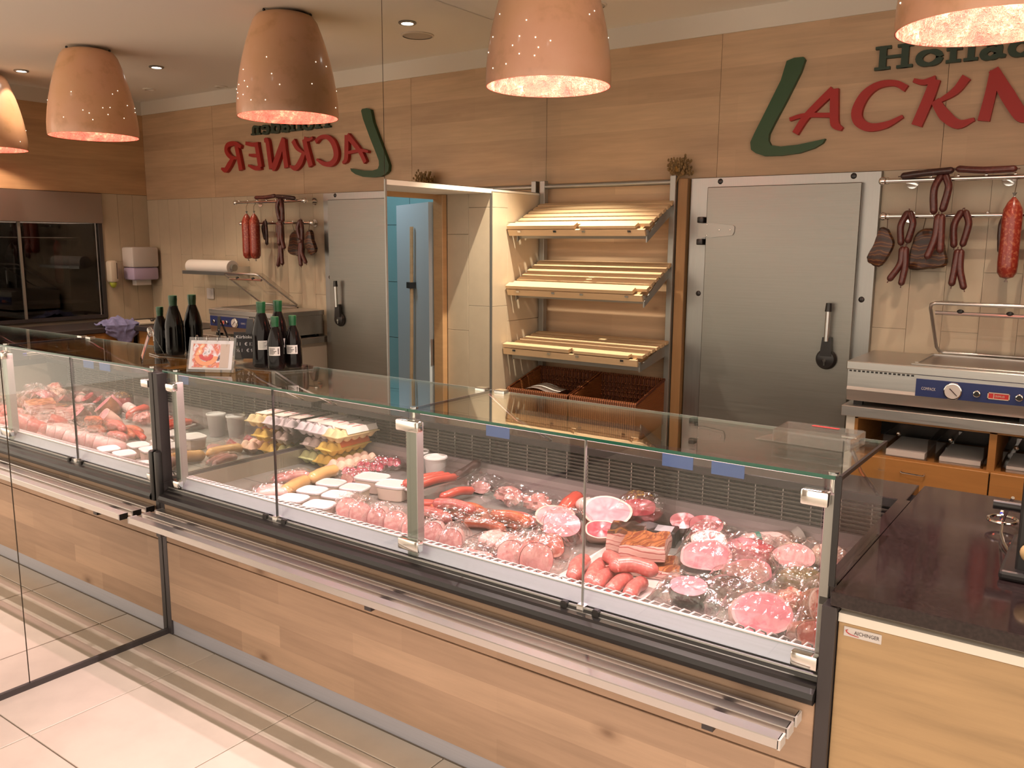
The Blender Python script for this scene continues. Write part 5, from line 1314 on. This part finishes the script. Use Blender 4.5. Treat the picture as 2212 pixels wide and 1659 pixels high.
# pinkish vacuum packs at the back
for k, (x, y, w) in enumerate(((1.215,.765,'left of the pair at the back'), (1.365,.745,'right of the pair at the back'))):
    t = thing('liver_pack', 'lumpy pinkish liver pack, '+w, 'meat pack', (x, y, ZD), 'lumpy liver packs')
    ob('meat', M().sphere((x,y,ZD+.035), (.060,.048,.034), 18, 12, .5, k+2).sphere((x+.035,y-.02,ZD+.030), (.04,.035,.028), 14, 10, .5, k+5), MT['pork'], t, True)
    bagpart(t, x, y, ZD+.032, .095, .075, .042, .15, k+30)
    flap(t, [(x+.05,y-.05,ZD+.02),(x+.11,y-.03,ZD+.02),(x+.11,y,ZD+.07),(x+.06,y-.02,ZD+.06)], k)
# hams, middle
chunk('ham', 'pale pink boiled ham half behind the orange sausages', 'ham', 1.545, .590, ZD+.055, .075, .045, .12, .35, .75, MT['ham_pale'], MT['fat'], MT['fat'], None, 2.3, .1, 1)
wurst('shiny red sausage end at the back left of the hams', [(1.50,.73,ZD+.035),(1.50,.77,ZD+.052),(1.50,.82,ZD+.060)], .032, MT['frank'])
t = thing('netted_sausage', 'sausage in a white net with red ends behind the hams', 'sausage', (1.60, .79, ZD))
sausage('', [(1.555,.775,ZD+.055),(1.61,.79,ZD+.057),(1.66,.80,ZD+.055)], .030, MT['weiss'], parent=t, name='body', n=14)
nt_ = M()
for k in range(7): nt_.tube([(1.56+.015*k, .776+.004*k+.0315*math.cos(a*PI/8), ZD+.056+.0315*math.sin(a*PI/8)) for a in range(16)], .0016, 4, closed=True)
ob('net', nt_, MT['paper'], t)
ob('foot', M().box(1.56, 1.66, .765, .815, ZD+.001, ZD+.028), MT['white'], t)
chunk('ham', 'large flat pink ham cut leaning face up beside the pepper loaf', 'ham', 1.715, .680, ZD+.085, .092, .062, .11, .55, .85, MT['ham_face'], MT['rind'], MT['fat'], None, 2.2, .12, 2)
t = thing('pepper_loaf', 'round loaf with dark peppery top and red side at the back', 'sausage', (1.765, .845, ZD))
ob('body', M().lathe([(0,0),(.05,0),(.056,.02),(.056,.10),(.052,.115)], (1.765,.845,ZD+.001), 26, True, True), MT['rawmeat'], t, True)
ob('pepper_top', M().lathe([(.0545,.100),(.057,.106),(.050,.122),(.030,.130),(0,.132)], (1.765,.845,ZD+.001), 26), speck('pepper_crust', (.10,.035,.02), (.55,.36,.08), 70, (.55,.62), .4), t, True)
chunk('ham', 'brown-rinded ham with rosy cut top in front of the netted sausage', 'ham', 1.640, .490, ZD+.070, .068, .048, .11, .5, .85, MT['ham_face'], MT['rind_dark'], None, None, 2.6, .1, 4, bag=(0,.03,-.01,.085,.08,.062))
t = chunk('meat_pack', 'orange pink smoked pork pack behind the meat loaf', 'meat pack', 1.680, .345, ZD+.045, .055, .042, .11, .6, .45, MT['marbled'], MT['raw'], None, None, 2.5, .1, 6, bag=(0,.03,0,.085,.085,.055))
flap(t, [(1.60,.30,ZD+.02),(1.68,.27,ZD+.03),(1.70,.32,ZD+.14),(1.63,.34,ZD+.10)], 12)
chunk('ham', 'rosy lean ham strip standing beside the bacon', 'ham', 1.760, .560, ZD+.06, .055, .035, .10, .6, .8, MT['rawmeat'], MT['fat'], MT['fat'], None, 2.4, .1, 8)
chunk('meat_pack', 'pink cured pork pack resting on the divider', 'meat pack', 1.795, .765, ZD+.095, .07, .034, .10, .7, .6, MT['rawmeat'], MT['ham_face'], None, None, 2.4, .12, 9, bag=(0,.03,0,.095,.07,.042,.4))
# bacon blocks
def baconblock(lbl, x, y, z, lx, ly, h, az, el=0, top=None):
    t = thing('bacon_block', lbl, 'bacon', (x, y, z), 'smoked bacon blocks'); X = pose(x, y, z, az, el)
    def fn(i, j, zz, s): 
        a, b = 2*i-1, 2*j-1
        return Vector((a*lx*(1+.05*noise.noise(Vector((b*2,x*9,1))))*s, b*ly*s, zz+.010*noise.noise(Vector((a*2+x*7,b*2,3)))))
    side = M(); n = 12
    ring = [(i/n, 0) for i in range(n)]+[(1, i/n) for i in range(n)]+[(1-i/n, 1) for i in range(n)]+[(0, 1-i/n) for i in range(n)]
    vs = []; lv = (0, .25, .5, .75, 1)
    for q in lv:
        for (i, j) in ring: p = fn(i, j, 0, 1-.06*abs(q-.5)*2); vs.append(Vector((p.x, p.y, q*h*(1+.0)+ (p.z if q == 1 else 0))))
    k = len(ring); fs = [(a*k+i, a*k+(i+1)%k, (a+1)*k+(i+1)%k, (a+1)*k+i) for a in range(len(lv)-1) for i in range(k)]+[tuple(range(k-1,-1,-1))]
    ob('layers', side.add(vs, fs).xf(X), MT['bacon'], t, True)
    ob('rind', M().grid(lambda i, j: fn(i, j, h, .94)+Vector((0,0,.0008)), 12, 12).xf(X), top or MT['bacon_top'], t, True)
baconblock('long flat bacon slab at the bottom of the bacon pile', 2.02, .43, ZD+.012, .105, .075, .030, .25, 0, MT['bacon_top'])
baconblock('thick bacon block with dark rind leaning on the bacon pile', 1.865, .555, ZD+.002, .062, .075, .085, .35, 0, MT['smoked'])
baconblock('thick golden-brown bacon block on top of the bacon pile', 1.990, .455, ZD+.052, .075, .078, .052, .30, -.10)
t = thing('black_tray_pack', 'black tray pack with a grey label behind the bacon', 'meat pack', (1.905, .715, ZD))
ob('tray', M().box(-.07, .07, -.045, .045, 0, .055, .006).xf(pose(1.905,.715,ZD+.001,.25)), MT['black'], t)
ob('label', M().box(-.005, .055, -.046, .02, .0555, .0565).xf(pose(1.905,.715,ZD+.001,.25)), plain('grey_label', (.45,.42,.46), .4), t)
chunk('tongue_sausage', 'tongue sausage end with mosaic face, half hidden behind the bacon', 'sausage', 1.965, .790, ZD+.070, .048, .036, .08, .3, .95, MT['blood'], MT['rind_dark'], None, 'tongue sausage ends', 2.2, .05, 3)
chunk('tongue_sausage', 'tongue sausage end with mosaic face and black casing, in full view', 'sausage', 2.060, .775, ZD+.078, .060, .042, .09, .3, .95, MT['blood'], MT['rind_dark'], None, 'tongue sausage ends', 2.2, .05, 4)
# white tray with raw sausages
wt = thing('white_tray', 'white tray under the raw sausages with a steel edge', 'tray', (2.0, .33, ZD))
ob('tray', M().prism([(1.80,.150,ZD+.001),(2.118,.150,ZD+.001),(2.085,.60,ZD+.001),(1.79,.60,ZD+.001)], (0,0,.008)), MT['white'], wt)
ob('edge', M().prism([(2.118,.148,ZD+.001),(2.124,.148,ZD+.001),(2.091,.602,ZD+.001),(2.085,.602,ZD+.001)], (0,0,.016)), MT['alu'], wt)
gR = 'raw coarse sausages on the white tray'
rs_ = [([(1.835,.315,.030),(1.850,.255,.036),(1.875,.195,.030)],'thick one at the tray end near the meat loaf',.027),([(1.900,.325,.030),(1.915,.26,.036),(1.94,.185,.030)],'second from the meat loaf',.026),
 ([(1.965,.29,.028),(1.955,.235,.032),(1.965,.180,.028)],'third from the meat loaf',.023),([(2.015,.275,.028),(2.015,.225,.032),(2.020,.172,.028)],'fourth from the meat loaf',.023),
 ([(2.068,.270,.028),(2.070,.220,.032),(2.080,.172,.028)],'last at the steel tray edge',.023),([(1.985,.262,.068),(2.03,.285,.074),(2.09,.288,.070)],'thick one lying across the others',.025),([(1.930,.31,.070),(1.965,.285,.073),(1.99,.255,.069)],'short one propped up on the pile',.022)]
for p, w, r in rs_: wurst('raw coarse sausage, '+w, [(a, b, ZD+.004+c) for a, b, c in p], r, MT['raw'], gR)
# meat loaf slices in film at the front
gL = 'meat loaf pieces at the front'
chunk('meat_loaf', 'browned meat loaf end in film left of the raw sausages', 'meat loaf', 1.625, .200, ZD+.045, .045, .045, .13, .5, .35, MT['pate'], MT['raw'], None, gL, 2.2, .08, 21, .8, bag=(0,.05,0,.07,.09,.055))
chunk('meat_loaf', 'meat loaf piece with smooth pink slice, next to the raw sausages', 'meat loaf', 1.735, .190, ZD+.055, .055, .055, .12, .75, .25, MT['pork'], MT['raw'], None, gL, 2.3, .05, 22, .8, bag=(0,.05,0,.075,.09,.062))
t = thing('film_wrap', 'crumpled clear film standing up over the meat loaf', 'film', (1.66, .25, ZD+.05)); flap(t, [(1.60,.20,ZD+.07),(1.70,.19,ZD+.09),(1.71,.24,ZD+.17),(1.63,.26,ZD+.14)], 31)

# --- right bay hams in film
def bagged(*a, **k): return chunk(*a, **k)
bagged('ham', 'dark smoked ham with pink cut face in film beside the bacon', 'ham', 2.185, .480, ZD+.085, .085, .050, .15, .55, .70, MT['ham_face'], MT['rind_dark'], MT['ham_pale'], None, 2.1, .14, 31, bag=(0,.04,-.02,.105,.12,.080,.2))
t = thing('ham', 'glossy domed ham piece gleaming under wrinkled film', 'ham', (2.285, .620, ZD))
ob('lean', M().sphere((2.285,.620,ZD+.055), (.085,.070,.058), 24, 16, .22, 7, .9), MT['rawmeat'], t, True)
ob('fat_cap', M().sphere((2.262,.600,ZD+.066), (.066,.058,.052), 20, 14, .25, 9, .9), MT['ham_face'], t, True)
bagpart(t, 2.285, .620, ZD+.060, .105, .10, .064, .3, 32)
bagged('ham', 'pink and tan ham wedge leaning below the glossy ham', 'ham', 2.325, .480, ZD+.062, .070, .042, .12, .75, .55, MT['pork'], MT['rind'], MT['ham_face'], None, 2.2, .12, 33, bag=(0,.03,0,.09,.09,.055,.3))
bagged('ham', 'thin pink ham wedge squeezed between two dark hams', 'ham', 2.225, .620, ZD+.050, .055, .030, .10, .3, .7, MT['ham_pale'], MT['rind'], None, None, 2.2, .1, 34)
bagged('ham', 'wine red lean ham with white fat edge behind the dark ham', 'ham', 2.130, .640, ZD+.075, .060, .038, .10, .5, .85, MT['rawmeat'], MT['rind_dark'], MT['fat'], None, 2.2, .12, 35, bag=(0,.02,0,.085,.08,.055))
t = thing('netted_roll', 'white wrapped roll with a green label at the back', 'sausage', (2.255, .84, ZD))
sausage('', [(2.20,.80,ZD+.035),(2.26,.845,ZD+.040),(2.31,.885,ZD+.045)], .034, MT['weiss'], parent=t, name='body', n=14)
ob('green_label', M().tube([(2.222,.818,ZD+.038),(2.235,.828,ZD+.039)], .0349, 18, caps=False), plain('teal_label', (.02,.22,.16), .4), t, True)
ob('gathered_end', M().lathe([(.005,0),(.022,.02),(.030,.05)], (0,0,0), 12).xf(Matrix.Translation((2.315,.885,ZD+.045)) @ Matrix.Rotation(.9, 4, 'Z') @ Matrix.Rotation(1.2, 4, 'Y')), MT['paper'], t, True)
for k, (x, y, w) in enumerate(((2.385,.735,'nearer the white roll'), (2.475,.800,'nearer the glass side'))):
    tag(ob('veal_sausage', M().sphere((x,y,ZD+.045), (.060,.050,.043), 18, 12, .25, k+8, .9), MT['pale'], None, True), 'pale smooth sausage loaf at the back, '+w, 'sausage', 'pale sausage loaves')
bagged('ham', 'smooth pink ham cut on the herb-crusted slab', 'ham', 2.420, .610, ZD+.095, .070, .042, .10, .75, .80, MT['ham_pale'], MT['rind'], None, None, 2.2, .1, 36, bag=(0,.02,0,.085,.075,.050,.3))
t = thing('herb_slab', 'olive brown herb-crusted meat slab in film at the right', 'meat pack', (2.49, .50, ZD))
ob('slab', M().sphere((2.49,.50,ZD+.048), (.080,.055,.045), 20, 12, .15, 3, .55), MT['olive'], t, True); bagpart(t, 2.49, .50, ZD+.045, .10, .075, .056, .2, 41)
t = thing('cured_neck', 'orange red cured neck piece in film below the herb-crusted slab', 'meat pack', (2.495, .385, ZD))
ob('meat', M().sphere((2.495,.385,ZD+.040), (.060,.042,.037), 18, 12, .35, 5), MT['marbled'], t, True); bagpart(t, 2.495, .385, ZD+.04, .085, .065, .045, .3, 43)
bagged('speck_piece', 'marbled bacon piece with white rim against the glass side', 'bacon', 2.590, .345, ZD+.065, .050, .055, .11, .95, .50, MT['marbled'], MT['rind'], MT['fat'], None, 2.2, .12, 37, bag=(-.01,.03,0,.065,.09,.066,.2))
bagged('meat_pack', 'brown smoked pack in the front right corner of the counter', 'meat pack', 2.600, .215, ZD+.040, .050, .036, .10, .8, .4, MT['marbled'], MT['rind'], None, None, 2.4, .1, 38, bag=(-.01,.02,0,.06,.075,.046,.1))
t = bagged('ham', 'big oval pink ham half facing the customer at the front right', 'ham', 2.465, .205, ZD+.066, .082, .058, .10, .62, .62, MT['ham_face'], MT['fat'], MT['ham_pale'], None, 2.2, .05, 39, bag=(-.01,.03,-.01,.12,.11,.058,.2))
flap(t, [(2.36,.24,ZD+.03),(2.44,.27,ZD+.04),(2.45,.29,ZD+.16),(2.375,.29,ZD+.13)], 51)
t = bagged('ham', 'dark wrapped ham with a small pink end at the front', 'ham', 2.230, .250, ZD+.070, .055, .032, .11, .45, .85, MT['ham_face'], MT['rind_dark'], None, None, 2.3, .1, 40, bag=(.03,-.01,-.025,.13,.10,.058,.1))
flap(t, [(2.30,.15,ZD+.01),(2.37,.14,ZD+.01),(2.38,.20,ZD+.08),(2.32,.21,ZD+.09)], 52)
bagged('ham', 'dark ham body lying under film between the two front hams', 'ham', 2.335, .330, ZD+.052, .070, .044, .12, .5, .3, MT['rind_dark'], MT['rind_dark'], None, None, 2.3, .12, 44, bag=(0,.03,0,.10,.10,.055,.2))
bagged('meat_pack', 'pink film pack seen through the glass side at the right end', 'meat pack', 2.575, .700, ZD+.050, .050, .040, .10, .9, .6, MT['pork'], MT['ham_pale'], None, None, 2.3, .1, 45, bag=(0,.03,0,.075,.08,.055,.1))
tag(ob('smoked_loaf', M().sphere((2.590,.845,ZD+.055), (.052,.060,.053), 18, 12, .2, 4, .85), MT['marbled'], None, True), 'red-brown smoked loaf in the rear right corner of the counter', 'meat loaf')
